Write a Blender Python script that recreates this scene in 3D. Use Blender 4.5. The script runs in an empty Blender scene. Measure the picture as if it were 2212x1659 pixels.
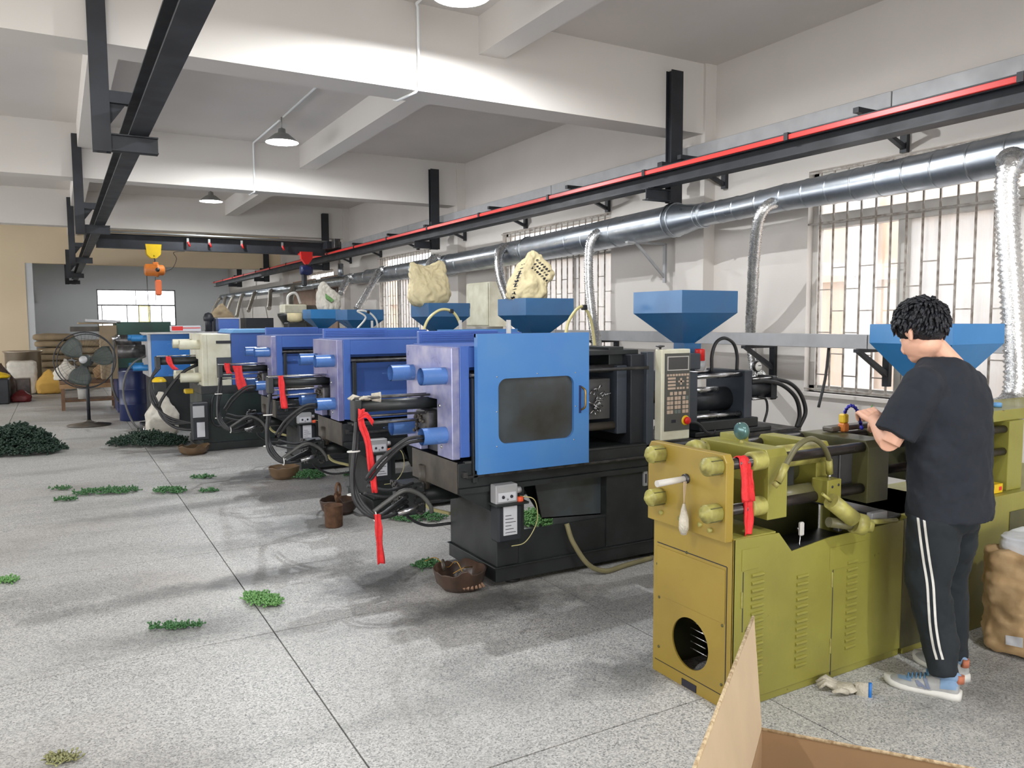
import bpy, bmesh, math, random
from mathutils import Vector, Matrix, noise
random.seed(7)
S = bpy.context.scene
COL = S.collection
PI = math.pi
V = Vector
# ---------------------------------------------------------------- camera
CAMZ = 1.6
F = 1701.06
yaw, pitch, roll = math.radians(29.904), math.radians(-4.653), math.radians(-.2936)
fwd = V((math.sin(yaw)*math.cos(pitch), math.cos(yaw)*math.cos(pitch), math.sin(pitch)))
r0 = V((math.cos(yaw), -math.sin(yaw), 0)); u0 = r0.cross(fwd)
rt = math.cos(roll)*r0 + math.sin(roll)*u0
up = -math.sin(roll)*r0 + math.cos(roll)*u0
cd = bpy.data.cameras.new('camera'); cam = bpy.data.objects.new('camera', cd); COL.objects.link(cam)
cd.sensor_width = 36; cd.lens = F/2212*36; cd.clip_start = .02; cd.clip_end = 200
m = Matrix((rt, up, -fwd)).transposed().to_4x4(); m.translation = (0, 0, CAMZ); cam.matrix_world = m
S.camera = cam
EYE = V((0, 0, CAMZ))
def at(x, y, X=None, Y=None, Z=None):
    """the real point on the plane X=, Y= or Z= that was measured at that spot of the photograph"""
    d = rt*(x-1106) - up*(y-829.5) + fwd*F
    if X is not None: t = (X-EYE.x)/d.x
    elif Y is not None: t = (Y-EYE.y)/d.y
    else: t = (Z-EYE.z)/d.z
    return EYE + d*t
# ---------------------------------------------------------------- world, light, exposure
S.view_settings.view_transform = 'Standard'; S.view_settings.look = 'None'
S.view_settings.gamma = 1; S.view_settings.use_curve_mapping = False
S.view_settings.exposure = -0.55
w = bpy.data.worlds.new('world'); S.world = w; w.use_nodes = True
bg = w.node_tree.nodes['Background']; bg.inputs[0].default_value = (.93, .96, 1, 1); bg.inputs[1].default_value = 8.0
try:
    S.cycles.use_denoising = True
    S.cycles.max_bounces = 8; S.cycles.diffuse_bounces = 5; S.cycles.glossy_bounces = 3
    S.cycles.transparent_max_bounces = 12; S.cycles.sample_clamp_indirect = 6
except Exception: pass
def area(name, loc, size, sizey, energy, color, rot):
    l = bpy.data.lights.new(name, 'AREA'); l.shape = 'RECTANGLE'; l.size = size; l.size_y = sizey; l.energy = energy; l.color = color
    o = bpy.data.objects.new(name, l); COL.objects.link(o); o.location = loc; o.rotation_euler = rot; return o
# added fill lights behind the camera and at the left, in invented wall openings
area('fill_back', (-1.0, -7.3, 1.9), 7.8, 3.5, 310, (1, .985, .96), (math.radians(90), 0, 0))
area('fill_left', (-8.3, 12.0, 2.0), 22, 2.4, 300, (1, .90, .79), (0, math.radians(-90), 0))
LAMP_W = 370
# ---------------------------------------------------------------- helpers
def empty(name, loc, label=None, cat=None, group=None):
    o = bpy.data.objects.new(name, None); COL.objects.link(o); o.location = loc; o.empty_display_size = .1
    tag(o, label, cat, group); return o
def tag(o, label=None, cat=None, group=None, kind=None):
    if label: o['label'] = label
    if cat: o['category'] = cat
    if group: o['group'] = group
    if kind: o['kind'] = kind
    return o
def rootloc(p):
    while p.parent: p = p.parent
    return V(p.location)
def spline(pts, n=8):
    pts = [V(p) for p in pts]
    if len(pts) < 3: return pts
    q = [pts[0]*2-pts[1]] + pts + [pts[-1]*2-pts[-2]]
    out = []
    for i in range(1, len(q)-2):
        a, b, c, d = q[i-1], q[i], q[i+1], q[i+2]
        for k in range(n):
            t = k/n
            out.append(.5*((2*b)+(c-a)*t+(2*a-5*b+4*c-d)*t*t+(3*b-a-3*c+d)*t**3))
    out.append(pts[-1]); return out
class MB:
    def __init__(s): s.v = []; s.f = []; s.sm = []
    def add(s, vs, fs, sm=False):
        k = len(s.v); s.v += [V(p) for p in vs]; s.f += [[i+k for i in f] for f in fs]; s.sm += [sm]*len(fs); return s
    def box(s, x0, x1, y0, y1, z0, z1, M=None):
        vs = [V((x, y, z)) for x in (x0, x1) for y in (y0, y1) for z in (z0, z1)]
        if M: vs = [M @ p for p in vs]
        return s.add(vs, [(0,1,3,2),(4,6,7,5),(0,4,5,1),(2,3,7,6),(0,2,6,4),(1,5,7,3)])
    def bevbox(s, x0, x1, y0, y1, z0, z1, b=.004, M=None):
        bm = bmesh.new(); bmesh.ops.create_cube(bm, size=1)
        for v in bm.verts: v.co = V(((x0+x1)/2+v.co.x*(x1-x0), (y0+y1)/2+v.co.y*(y1-y0), (z0+z1)/2+v.co.z*(z1-z0)))
        bmesh.ops.bevel(bm, geom=bm.edges[:], offset=b, segments=1, affect='EDGES')
        bm.verts.index_update()
        vs = [v.co.copy() for v in bm.verts]; fs = [[v.index for v in f.verts] for f in bm.faces]; bm.free()
        if M: vs = [M @ p for p in vs]
        return s.add(vs, fs)
    def tube(s, path, r, n=10, caps=True, sq=None):
        path = [V(p) for p in path]; rs = r if isinstance(r, (list, tuple)) else [r]*len(path)
        vs = []; ref = None
        for i, p in enumerate(path):
            t = (path[min(i+1, len(path)-1)]-path[max(i-1, 0)])
            t = t.normalized() if t.length > 1e-9 else V((0,0,1))
            if ref is None:
                ref = V((0,0,1)) if abs(t.z) < .9 else V((1,0,0))
            a = (ref - t*ref.dot(t)); a = a.normalized() if a.length > 1e-6 else t.orthogonal().normalized()
            b = t.cross(a); ref = a
            for k in range(n):
                an = 2*PI*k/n; vs.append(p + (a*math.cos(an) + b*math.sin(an)*(sq or 1))*rs[i])
        fs = [(i*n+k, i*n+(k+1) % n, (i+1)*n+(k+1) % n, (i+1)*n+k) for i in range(len(path)-1) for k in range(n)]
        s.add(vs, fs, True)
        if caps:
            k = len(s.v)-len(vs); s.f.append([k+j for j in range(n)][::-1]); s.f.append([k+(len(path)-1)*n+j for j in range(n)]); s.sm += [False, False]
        return s
    def cyl(s, a, b, r, n=20, r2=None): return s.tube([a, b], [r, r2 if r2 is not None else r], n)
    def lathe(s, c, prof, axis=(0,0,1), n=28, close=False):
        ax = V(axis).normalized(); a = ax.orthogonal().normalized(); b = ax.cross(a); vs = []
        for r, h in prof:
            for k in range(n): vs.append(V(c) + ax*h + (a*math.cos(2*PI*k/n)+b*math.sin(2*PI*k/n))*r)
        m_ = len(prof)
        fs = [(i*n+k, i*n+(k+1) % n, (i+1)*n+(k+1) % n, (i+1)*n+k) for i in range(m_-1) for k in range(n)]
        s.add(vs, fs, True); return s
    def prism(s, poly, d):
        """poly: 3D points of a planar outline; d: extrusion vector"""
        d = V(d); p = [V(q) for q in poly]; n = len(p)
        return s.add(p+[q+d for q in p], [list(range(n))[::-1], list(range(n, 2*n))]+[(i, (i+1) % n, n+(i+1) % n, n+i) for i in range(n)])
    def quad(s, a, b, c, d): return s.add([a, b, c, d], [(0, 1, 2, 3)])
    def ico(s, c, r, sub=1, sc=(1,1,1), M=None):
        bm = bmesh.new(); bmesh.ops.create_icosphere(bm, subdivisions=sub, radius=1)
        vs = [V((v.co.x*r*sc[0], v.co.y*r*sc[1], v.co.z*r*sc[2])) for v in bm.verts]
        if M: vs = [M @ v for v in vs]
        vs = [v+V(c) for v in vs]; fs = [[v.index for v in f.verts] for f in bm.faces]; bm.free()
        return s.add(vs, fs, True)
    def torus(s, c, R_, r, axis=(0,0,1), n=20, k=8, a0=0, a1=2*PI):
        ax = V(axis).normalized(); a = ax.orthogonal().normalized(); b = ax.cross(a)
        pts = [V(c)+(a*math.cos(a0+(a1-a0)*i/n)+b*math.sin(a0+(a1-a0)*i/n))*R_ for i in range(n+1)]
        return s.tube(pts, r, k, False)
    def frame(s, x0, x1, z0, z1, hx0, hx1, hz0, hz1, y0, y1):
        """rectangular plate in XZ with a rectangular hole"""
        s.box(x0, x1, y0, y1, z0, hz0); s.box(x0, x1, y0, y1, hz1, z1); s.box(x0, hx0, y0, y1, hz0, hz1); return s.box(hx1, x1, y0, y1, hz0, hz1)
    def build(s, name, mat, parent=None, label=None, cat=None, group=None, kind=None, bevel=0, seg=2, loc=None):
        me = bpy.data.meshes.new(name)
        if parent is not None: o0 = rootloc(parent)
        elif loc is not None: o0 = V(loc)
        else:
            xs = [p.x for p in s.v]; ys = [p.y for p in s.v]
            o0 = V(((min(xs)+max(xs))/2, (min(ys)+max(ys))/2, min(p.z for p in s.v)))
        me.from_pydata([tuple(p-o0) for p in s.v], [], s.f)
        me.polygons.foreach_set('use_smooth', s.sm); me.update()
        me.materials.append(mat)
        bm = bmesh.new(); bm.from_mesh(me); bmesh.ops.recalc_face_normals(bm, faces=bm.faces[:]); bm.to_mesh(me); bm.free()
        o = bpy.data.objects.new(name, me); COL.objects.link(o)
        if parent is not None: o.parent = parent
        else: o.location = o0
        if bevel:
            b = o.modifiers.new('bevel', 'BEVEL'); b.width = bevel; b.segments = seg; b.limit_method = 'ANGLE'; b.angle_limit = math.radians(50)
        tag(o, label, cat, group, kind); return o
def dup(o, parent=None):
    c = o.copy(); COL.objects.link(c)
    if parent is not None: c.parent = parent
    for ch in list(o.children): dup(ch, c)
    return c
def rbox(x0, x1, y0, y1, z0, z1): return MB().box(x0, x1, y0, y1, z0, z1)
# ---------------------------------------------------------------- materials
def mat(name, c, rough=.5, metal=0, var=.0, vs=6, c2=None, bump=0, bs=40, emit=0, spec=.5, coat=0, spots=None, ss=22, st=.7):
    """procedural paint / metal / cloth: noise mixes the colour with c2 (or a darker tone) and roughens it"""
    m_ = bpy.data.materials.new(name); m_.use_nodes = True; nt = m_.node_tree; N = nt.nodes; L = nt.links
    b = N['Principled BSDF']; b.inputs['Roughness'].default_value = rough; b.inputs['Metallic'].default_value = metal
    b.inputs['Base Color'].default_value = (*c, 1); b.inputs['Specular IOR Level'].default_value = spec
    if coat: b.inputs['Coat Weight'].default_value = coat; b.inputs['Coat Roughness'].default_value = .15
    if var or bump or spots:
        tc = N.new('ShaderNodeTexCoord')
        nz = N.new('ShaderNodeTexNoise'); nz.inputs['Scale'].default_value = vs; nz.inputs['Detail'].default_value = 6
        L.new(tc.outputs['Object'], nz.inputs['Vector'])
        if var:
            cr = N.new('ShaderNodeValToRGB'); cr.color_ramp.elements[0].position = .38; cr.color_ramp.elements[1].position = .68
            k = c2 if c2 else tuple(x*(1-var) for x in c)
            cr.color_ramp.elements[0].color = (*c, 1); cr.color_ramp.elements[1].color = (*k, 1)
            L.new(nz.outputs['Fac'], cr.inputs['Fac']); L.new(cr.outputs['Color'], b.inputs['Base Color'])
            mr = N.new('ShaderNodeMapRange'); mr.inputs['To Min'].default_value = max(0, rough-.12); mr.inputs['To Max'].default_value = min(1, rough+.15)
            L.new(nz.outputs['Fac'], mr.inputs['Value']); L.new(mr.outputs['Result'], b.inputs['Roughness'])
        if spots:
            n3 = N.new('ShaderNodeTexNoise'); n3.inputs['Scale'].default_value = ss; n3.inputs['Detail'].default_value = 5; n3.inputs['Roughness'].default_value = .65
            L.new(tc.outputs['Object'], n3.inputs['Vector'])
            r3 = N.new('ShaderNodeMapRange'); r3.inputs['From Min'].default_value = st; r3.inputs['From Max'].default_value = st+.05; L.new(n3.outputs['Fac'], r3.inputs['Value'])
            mx = N.new('ShaderNodeMix'); mx.data_type = 'RGBA'; L.new(r3.outputs['Result'], mx.inputs[0]); mx.inputs[7].default_value = (*spots, 1)
            if var: L.new(cr.outputs['Color'], mx.inputs[6])
            else: mx.inputs[6].default_value = (*c, 1)
            L.new(mx.outputs[2], b.inputs['Base Color'])
        if bump:
            n2 = N.new('ShaderNodeTexNoise'); n2.inputs['Scale'].default_value = bs; n2.inputs['Detail'].default_value = 3
            L.new(tc.outputs['Object'], n2.inputs['Vector'])
            bp = N.new('ShaderNodeBump'); bp.inputs['Strength'].default_value = bump; bp.inputs['Distance'].default_value = .01
            L.new(n2.outputs['Fac'], bp.inputs['Height']); L.new(bp.outputs['Normal'], b.inputs['Normal'])
    if emit:
        b.inputs['Emission Color'].default_value = (*c, 1); b.inputs['Emission Strength'].default_value = emit
    return m_
def rgb(r, g, b):
    f = lambda v: (v/255/12.92) if v/255 <= .04045 else ((v/255+.055)/1.055)**2.4
    return (f(r), f(g), f(b))
M_WALL = mat('wall_plaster', rgb(214, 208, 202), .85, var=.05, vs=1.2, bump=.08, bs=30)
M_CEIL = mat('ceiling_plaster', rgb(214, 208, 202), .9, var=.05, vs=.8, bump=.06, bs=20)
M_BEAM = mat('beam_plaster', rgb(216, 211, 205), .9, var=.04, vs=1.0, bump=.06, bs=20)
M_BEIGE = mat('beige_plaster', rgb(224, 206, 176), .9, var=.06, vs=.8)
M_FARW = mat('far_wall_plaster', rgb(206, 210, 212), .9, var=.04, vs=.8)
M_BLACK = mat('black_steel', rgb(38, 41, 47), .5, var=.3, vs=4, c2=rgb(28, 30, 35))
M_BLACK2 = mat('dark_machine_paint', rgb(43, 46, 47), .42, var=.4, vs=5, c2=rgb(26, 29, 29))
M_DGREEN = mat('dark_green_paint', rgb(33, 48, 45), .45, var=.4, vs=4, c2=rgb(25, 31, 31))
M_BED = mat('oily_brown_paint', rgb(80, 72, 62), .5, var=.4, vs=6, c2=rgb(52, 48, 43))
M_SLATE = mat('slate_steel', rgb(62, 68, 77), .45, var=.2, vs=6)
M_GREY = mat('grey_sheet', rgb(176, 176, 178), .45, metal=.3, var=.1, vs=5)
M_BLUE = mat('blue_paint', rgb(70, 102, 172), .34, var=.25, vs=3.2, c2=rgb(62, 94, 164), coat=.2, spots=rgb(44, 56, 100), ss=14, st=.71)
M_DBLUE = mat('door_blue_paint', rgb(70, 124, 188), .4, var=.2, vs=4, c2=rgb(78, 130, 186), coat=.1, spots=rgb(44, 66, 104), ss=14, st=.69)
M_HBLUE = mat('hopper_blue', rgb(46, 104, 154), .3, var=.15, vs=4, c2=rgb(50, 98, 144), coat=.2)
M_HBLUE2 = mat('bright_hopper_blue', rgb(44, 124, 186), .35, var=.1, vs=4, coat=.2)
M_CBLUE = mat('cabinet_blue', rgb(38, 108, 182), .4, var=.1, vs=3)
M_LBLUE = mat('light_blue_sheet', rgb(110, 165, 215), .4, var=.1, vs=3)
M_TUBE = mat('blue_tube_paint', rgb(84, 124, 188), .28, var=.1, vs=5, coat=.4)
M_OLIVE = mat('olive_paint', rgb(144, 140, 62), .42, var=.25, vs=3, c2=rgb(130, 124, 54), bump=.05, bs=60, coat=.1, spots=rgb(84, 74, 36), ss=10, st=.68)
M_OLIVE2 = mat('olive_worn', rgb(168, 162, 88), .4, var=.3, vs=16, c2=rgb(120, 112, 60))
M_OLIVED = mat('olive_dark', rgb(82, 80, 46), .45, var=.3, vs=5, c2=rgb(58, 58, 36))
M_IVORY = mat('ivory_paint', rgb(222, 220, 200), .4, var=.08, vs=5, c2=rgb(200, 196, 172))
M_STEEL = mat('bright_steel', rgb(190, 190, 192), .25, metal=1, var=.2, vs=12)
M_DSTEEL = mat('dark_steel', rgb(96, 94, 94), .38, metal=.7, var=.3, vs=14, c2=rgb(56, 54, 54))
M_MOLD = mat('mould_steel', rgb(105, 104, 104), .4, metal=.6, var=.3, vs=9)
M_RUBBER = mat('black_rubber', rgb(44, 44, 46), .5, var=.2, vs=20)
M_HOSEG = mat('grey_hose', rgb(86, 86, 84), .45, var=.2, vs=20)
M_HOSEY = mat('olive_hose', rgb(140, 132, 96), .5, var=.2, vs=10)
M_HOSEC = mat('yellowed_tube', rgb(206, 196, 140), .35)
M_WTIE = mat('white_plastic', rgb(226, 224, 218), .5)
M_RED = mat('red_ribbon', rgb(222, 40, 44), .6, var=.2, vs=30, bump=.3, bs=90)
M_REDP = mat('red_plastic', rgb(214, 34, 30), .35)
M_REDR = mat('red_rail', rgb(226, 62, 56), .35)
M_YEL = mat('yellow_paint', rgb(228, 190, 20), .4, var=.1, vs=9)
M_ORG = mat('orange_paint', rgb(216, 124, 50), .45, var=.2, vs=9)
M_ORG2 = mat('orange_plastic', rgb(226, 110, 60), .5)
M_ALU = mat('galvanised', rgb(188, 194, 200), .3, metal=.95, var=.22, vs=5, c2=rgb(160, 166, 174))
M_FLEX = mat('flexible_foil', rgb(225, 225, 225), .25, metal=.85, var=.2, vs=60, bump=.3, bs=90)
M_FLEXD = mat('dusty_foil', rgb(190, 184, 172), .4, metal=.5, var=.3, vs=40, bump=.5, bs=90)
M_TRAY = mat('cable_tray', rgb(168, 168, 170), .5, metal=.2, var=.12, vs=6)
M_BRASS = mat('brass', rgb(180, 140, 70), .35, metal=1)
M_SMOKE = mat('smoky_window', rgb(74, 80, 84), .2, var=.4, vs=2.6, c2=rgb(52, 50, 44))
M_SILV = mat('worn_silver_blue', rgb(134, 138, 184), .3, metal=.4, var=.5, vs=9, c2=rgb(176, 174, 198))
M_CARD = mat('cardboard', rgb(188, 166, 136), .8, var=.08, vs=8, bump=.04, bs=120)
M_CARDI = mat('cardboard_inside', rgb(156, 126, 92), .85, var=.08, vs=8)
M_SACKB = mat('kraft_paper', rgb(190, 160, 120), .75, var=.2, vs=10, c2=rgb(170, 138, 96), bump=.5, bs=14)
M_SACKY = mat('yellowish_sack', rgb(220, 206, 164), .7, var=.15, vs=9, bump=.5, bs=16)
M_SACKW = mat('white_sack', rgb(210, 204, 192), .75, var=.15, vs=9, bump=.5, bs=16)
M_SACKT = mat('tan_sack', rgb(150, 132, 104), .8, var=.2, vs=6, bump=.4, bs=14)
M_SKIN = mat('skin', rgb(226, 174, 148), .55, var=.08, vs=10)
M_HAIR = mat('black_hair', rgb(22, 24, 32), .5, var=.4, vs=60, bump=.8, bs=90)
M_SHIRT = mat('black_tshirt', rgb(26, 31, 40), .9, var=.12, vs=5, bump=.3, bs=6)
M_TROUS = mat('black_trousers', rgb(24, 31, 36), .85, var=.2, vs=5, bump=.3, bs=7)
M_SHOEB = mat('shoe_blue', rgb(120, 148, 178), .7, var=.1, vs=30)
M_SHOEG = mat('shoe_grey', rgb(160, 160, 158), .7, var=.1, vs=30)
M_SOLE = mat('shoe_sole', rgb(214, 212, 206), .6, var=.1, vs=20)
M_SHOEN = mat('shoe_logo', rgb(112, 120, 140), .6)
M_SHOEO = mat('shoe_lining', rgb(178, 108, 80), .8)
M_GLOVE = mat('cotton_glove', rgb(206, 198, 182), .9, var=.3, vs=18, bump=.6, bs=120)
M_BASIN = mat('brown_plastic', rgb(82, 62, 50), .35, var=.4, vs=9, c2=rgb(58, 46, 40))
M_PANELG = mat('keypad_grey', rgb(82, 82, 78), .45)
M_SCREEN = mat('dark_screen', rgb(70, 70, 70), .15)
M_KEY = mat('keys', rgb(190, 168, 150), .55)
M_PAPER = mat('paper', rgb(200, 200, 205), .8)
M_INK = mat('ink', rgb(40, 40, 50), .8)
M_ORGLOW = mat('orange_terminal', rgb(235, 90, 50), .5)
M_WOOD = mat('dusty_wood', rgb(120, 92, 70), .8, var=.3, vs=8)
M_NAVY = mat('navy_paint', rgb(34, 46, 92), .4, var=.3, vs=4)
M_GRN = mat('green_paint', rgb(26, 72, 58), .45, var=.3, vs=3, c2=rgb(30, 52, 46))
M_TAN = mat('tan_paint', rgb(140, 122, 96), .6, var=.15, vs=5)
M_LEAF = mat('green_scrap', rgb(80, 124, 78), .5, var=.5, vs=30, c2=rgb(44, 92, 44))
M_LEAFL = mat('light_green_scrap', rgb(122, 168, 104), .5, var=.5, vs=40, c2=rgb(80, 130, 60))
M_LEAFD = mat('dark_green_scrap', rgb(38, 62, 48), .6, var=.4, vs=20)
M_LAMPS = mat('lamp_shade', rgb(150, 152, 150), .45, metal=.5)
M_LAMPI = mat('lamp_inside', rgb(245, 248, 248), .4)
M_BULB = mat('lamp_bulb', (1, 1, 1), .4, emit=14)
M_BULBD = mat('lamp_bulb_dim', (1, .98, .95), .4, emit=2.2)
M_GRILLE = mat('grille_paint', rgb(172, 166, 158), .5, var=.3, vs=20, c2=rgb(120, 108, 98))
M_EXT = mat('outside_wall', rgb(214, 190, 168), .9, var=.1, vs=1.5)
M_EXTW = mat('outside_white', rgb(225, 225, 225), .8)
M_STONE = mat('outside_rough_stone', rgb(210, 180, 150), .9, var=.5, vs=14, c2=rgb(150, 120, 95), bump=.8, bs=20)
M_FRAME = mat('window_frame', rgb(200, 196, 190), .5, var=.15, vs=8)
M_CURT = mat('curtain_cloth', rgb(176, 152, 136), .9, var=.15, vs=4)
M_GAUGE = mat('gauge_dial', rgb(235, 235, 230), .4)
M_GREENG = mat('gauge_back', rgb(90, 122, 120), .2, metal=.4)
M_BLUEP = mat('blue_plastic', rgb(30, 110, 190), .4)
M_BEADB = mat('coolant_hose_blue', rgb(50, 50, 170), .35)
def m_glass(name, dust, tint=(1, 1, 1)):
    m_ = bpy.data.materials.new(name); m_.use_nodes = True; nt = m_.node_tree; N = nt.nodes; L = nt.links
    out = N['Material Output']; N.remove(N['Principled BSDF'])
    tr = N.new('ShaderNodeBsdfTransparent'); tr.inputs[0].default_value = (*tint, 1)
    gl = N.new('ShaderNodeBsdfGlossy'); gl.inputs['Roughness'].default_value = .08
    df = N.new('ShaderNodeBsdfDiffuse'); df.inputs[0].default_value = (.62, .62, .61, 1)
    tl = N.new('ShaderNodeBsdfTranslucent'); tl.inputs[0].default_value = (.7, .7, .7, 1)
    ad = N.new('ShaderNodeMixShader'); ad.inputs[0].default_value = .6; L.new(df.outputs[0], ad.inputs[1]); L.new(tl.outputs[0], ad.inputs[2])
    m1 = N.new('ShaderNodeMixShader'); m1.inputs[0].default_value = .06; L.new(tr.outputs[0], m1.inputs[1]); L.new(gl.outputs[0], m1.inputs[2])
    tc = N.new('ShaderNodeTexCoord'); mp = N.new('ShaderNodeMapping'); mp.inputs['Scale'].default_value = (8, 8, .9)
    nz = N.new('ShaderNodeTexNoise'); nz.inputs['Scale'].default_value = 1.6; nz.inputs['Detail'].default_value = 5
    mr = N.new('ShaderNodeMapRange'); mr.inputs['From Min'].default_value = .3; mr.inputs['From Max'].default_value = .7
    mr.inputs['To Min'].default_value = max(0, dust-.15); mr.inputs['To Max'].default_value = min(1, dust+.12)
    L.new(tc.outputs['Object'], mp.inputs[0]); L.new(mp.outputs[0], nz.inputs['Vector']); L.new(nz.outputs['Fac'], mr.inputs['Value'])
    m2 = N.new('ShaderNodeMixShader'); L.new(mr.outputs[0], m2.inputs[0]); L.new(m1.outputs[0], m2.inputs[1]); L.new(ad.outputs[0], m2.inputs[2])
    L.new(m2.outputs[0], out.inputs[0]); return m_
M_GLASS = m_glass('window_glass', .12)
M_GLASSD = m_glass('dusty_window_glass', .72)
M_GLASSY = m_glass('yellow_window_glass', .4, (1, .9, .45))
def m_floor():
    m_ = bpy.data.materials.new('terrazzo'); m_.use_nodes = True; nt = m_.node_tree; N = nt.nodes; L = nt.links
    b = N['Principled BSDF']; g = N.new('ShaderNodeNewGeometry'); P = g.outputs['Position']
    def noise_(sc, det=4, vec=None, rough=.5):
        n = N.new('ShaderNodeTexNoise'); n.inputs['Scale'].default_value = sc; n.inputs['Detail'].default_value = det; n.inputs['Roughness'].default_value = rough
        L.new(vec or P, n.inputs['Vector']); return n.outputs['Fac']
    def ramp(f, stops):
        r = N.new('ShaderNodeValToRGB'); e = r.color_ramp.elements
        while len(e) < len(stops): e.new(.5)
        for i, (p, c) in enumerate(stops): e[i].position = p; e[i].color = (*c, 1)
        L.new(f, r.inputs[0]); return r.outputs[0]
    def mix(f, a, b_, mode='MIX'):
        x = N.new('ShaderNodeMix'); x.data_type = 'RGBA'; x.blend_type = mode
        if isinstance(f, float): x.inputs[0].default_value = f
        else: L.new(f, x.inputs[0])
        for i, s_ in ((6, a), (7, b_)):
            if isinstance(s_, tuple): x.inputs[i].default_value = (*s_, 1)
            else: L.new(s_, x.inputs[i])
        return x.outputs[2]
    vo = N.new('ShaderNodeTexVoronoi'); vo.inputs['Scale'].default_value = 170; L.new(P, vo.inputs['Vector'])
    sep = N.new('ShaderNodeSeparateColor'); L.new(vo.outputs['Color'], sep.inputs[0])
    chips = ramp(sep.outputs[0], [(0, rgb(112, 112, 112)), (.2, rgb(164, 164, 162)), (.5, rgb(182, 181, 179)), (.85, rgb(212, 210, 206))])
    base = mix(ramp(noise_(1.1, 5), [(.35, (0, 0, 0)), (.7, (.75, .75, .75))]), chips, mix(.45, chips, rgb(180, 180, 178)))
    # long smears across the aisle, patches of oil near the machines
    mp = N.new('ShaderNodeMapping'); mp.inputs['Scale'].default_value = (.5, 1.6, 1); mp.inputs['Rotation'].default_value = (0, 0, .12); L.new(P, mp.inputs[0])
    sm = ramp(noise_(1.0, 8, mp.outputs[0], .62), [(.5, (0, 0, 0)), (.64, (.55, .55, .55)), (.75, (.8, .8, .8))])
    base = mix(sm, base, mix(.5, base, rgb(74, 76, 74)))
    br = ramp(noise_(.55, 4), [(.5, (0, 0, 0)), (.66, (.45, .45, .45))])
    base = mix(br, base, mix(.5, base, rgb(150, 132, 116)))
    fine = noise_(26, 5, None, .7)
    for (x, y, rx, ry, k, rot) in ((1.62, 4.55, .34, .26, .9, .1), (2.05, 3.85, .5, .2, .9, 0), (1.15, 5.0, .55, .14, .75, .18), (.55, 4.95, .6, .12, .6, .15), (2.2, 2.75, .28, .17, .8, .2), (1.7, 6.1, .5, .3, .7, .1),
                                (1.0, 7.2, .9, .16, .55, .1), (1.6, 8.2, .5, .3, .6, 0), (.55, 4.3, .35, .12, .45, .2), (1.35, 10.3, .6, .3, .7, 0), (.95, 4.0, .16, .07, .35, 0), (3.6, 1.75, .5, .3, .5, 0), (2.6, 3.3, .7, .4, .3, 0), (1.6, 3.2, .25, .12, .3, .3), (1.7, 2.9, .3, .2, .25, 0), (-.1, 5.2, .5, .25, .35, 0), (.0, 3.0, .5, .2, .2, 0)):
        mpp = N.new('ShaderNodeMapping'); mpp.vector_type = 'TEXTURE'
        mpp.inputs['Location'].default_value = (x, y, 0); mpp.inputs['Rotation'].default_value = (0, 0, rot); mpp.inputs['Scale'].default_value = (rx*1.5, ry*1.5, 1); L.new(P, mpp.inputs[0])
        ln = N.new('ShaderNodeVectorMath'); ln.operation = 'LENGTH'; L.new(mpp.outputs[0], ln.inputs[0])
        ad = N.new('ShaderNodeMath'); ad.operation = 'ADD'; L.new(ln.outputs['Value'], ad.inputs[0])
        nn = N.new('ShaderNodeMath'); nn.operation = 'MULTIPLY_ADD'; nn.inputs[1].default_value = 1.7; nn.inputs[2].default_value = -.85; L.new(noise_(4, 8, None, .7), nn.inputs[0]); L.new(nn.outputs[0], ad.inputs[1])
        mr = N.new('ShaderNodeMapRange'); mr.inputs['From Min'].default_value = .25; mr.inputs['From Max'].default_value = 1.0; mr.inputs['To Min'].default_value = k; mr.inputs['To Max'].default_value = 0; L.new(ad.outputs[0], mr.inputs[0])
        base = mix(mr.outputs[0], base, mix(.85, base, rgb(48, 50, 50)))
    # brownish worn field at the left of the aisle
    L.new(base, b.inputs['Base Color'])
    rr = N.new('ShaderNodeMapRange'); rr.inputs['To Min'].default_value = .38; rr.inputs['To Max'].default_value = .62; L.new(noise_(2.2, 4), rr.inputs[0]); L.new(rr.outputs[0], b.inputs['Roughness'])
    return m_
M_FLOOR = m_floor()
M_OLIVE_E = mat('olive_lit_end', rgb(158, 134, 52), .42, var=.2, vs=3, c2=rgb(146, 122, 46), coat=.1, spots=rgb(96, 72, 34), ss=10, st=.68)  # front's olive with the warm dim light of the end face put in
M_OLIVED2 = mat('olive_grey', rgb(104, 100, 70), .4, var=.2, vs=8)
M_DSTEEL2 = mat('oily_bar', rgb(66, 60, 58), .3, metal=.5, var=.3, vs=14)
M_SHOEB2 = mat('laces_blue', rgb(70, 110, 140), .7)
M_SACKW2 = mat('white_plastic_film', rgb(225, 228, 235), .35, var=.1, vs=12, bump=.5, bs=20)
M_BASIN2 = mat('clear_brown_film', rgb(150, 118, 96), .25)
M_BASIN3 = mat('tan_plastic', rgb(112, 90, 66), .35, var=.3, vs=8)
M_RUST = mat('rusty_metal', rgb(104, 74, 52), .7, metal=.2, var=.4, vs=20, bump=.4, bs=60)
M_FANG = mat('fan_grey_green', rgb(70, 78, 74), .5, var=.2, vs=8)
M_CARD2 = mat('brown_card', rgb(160, 128, 92), .8, var=.2, vs=10)
M_STEELB = mat('stainless', rgb(180, 170, 155), .3, metal=.9)
M_YSACK = mat('yellow_sack_paper', rgb(214, 170, 84), .8, var=.1, vs=6)
M_REDDK = mat('dark_red_film', rgb(110, 30, 34), .5)
M_LEAFY = mat('yellow_green_scrap', rgb(150, 150, 104), .5, var=.3, vs=30)
M_CARD3 = mat('cut_cardboard_edge', rgb(206, 186, 152), .9, var=.35, vs=90, c2=rgb(150, 124, 90))
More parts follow.
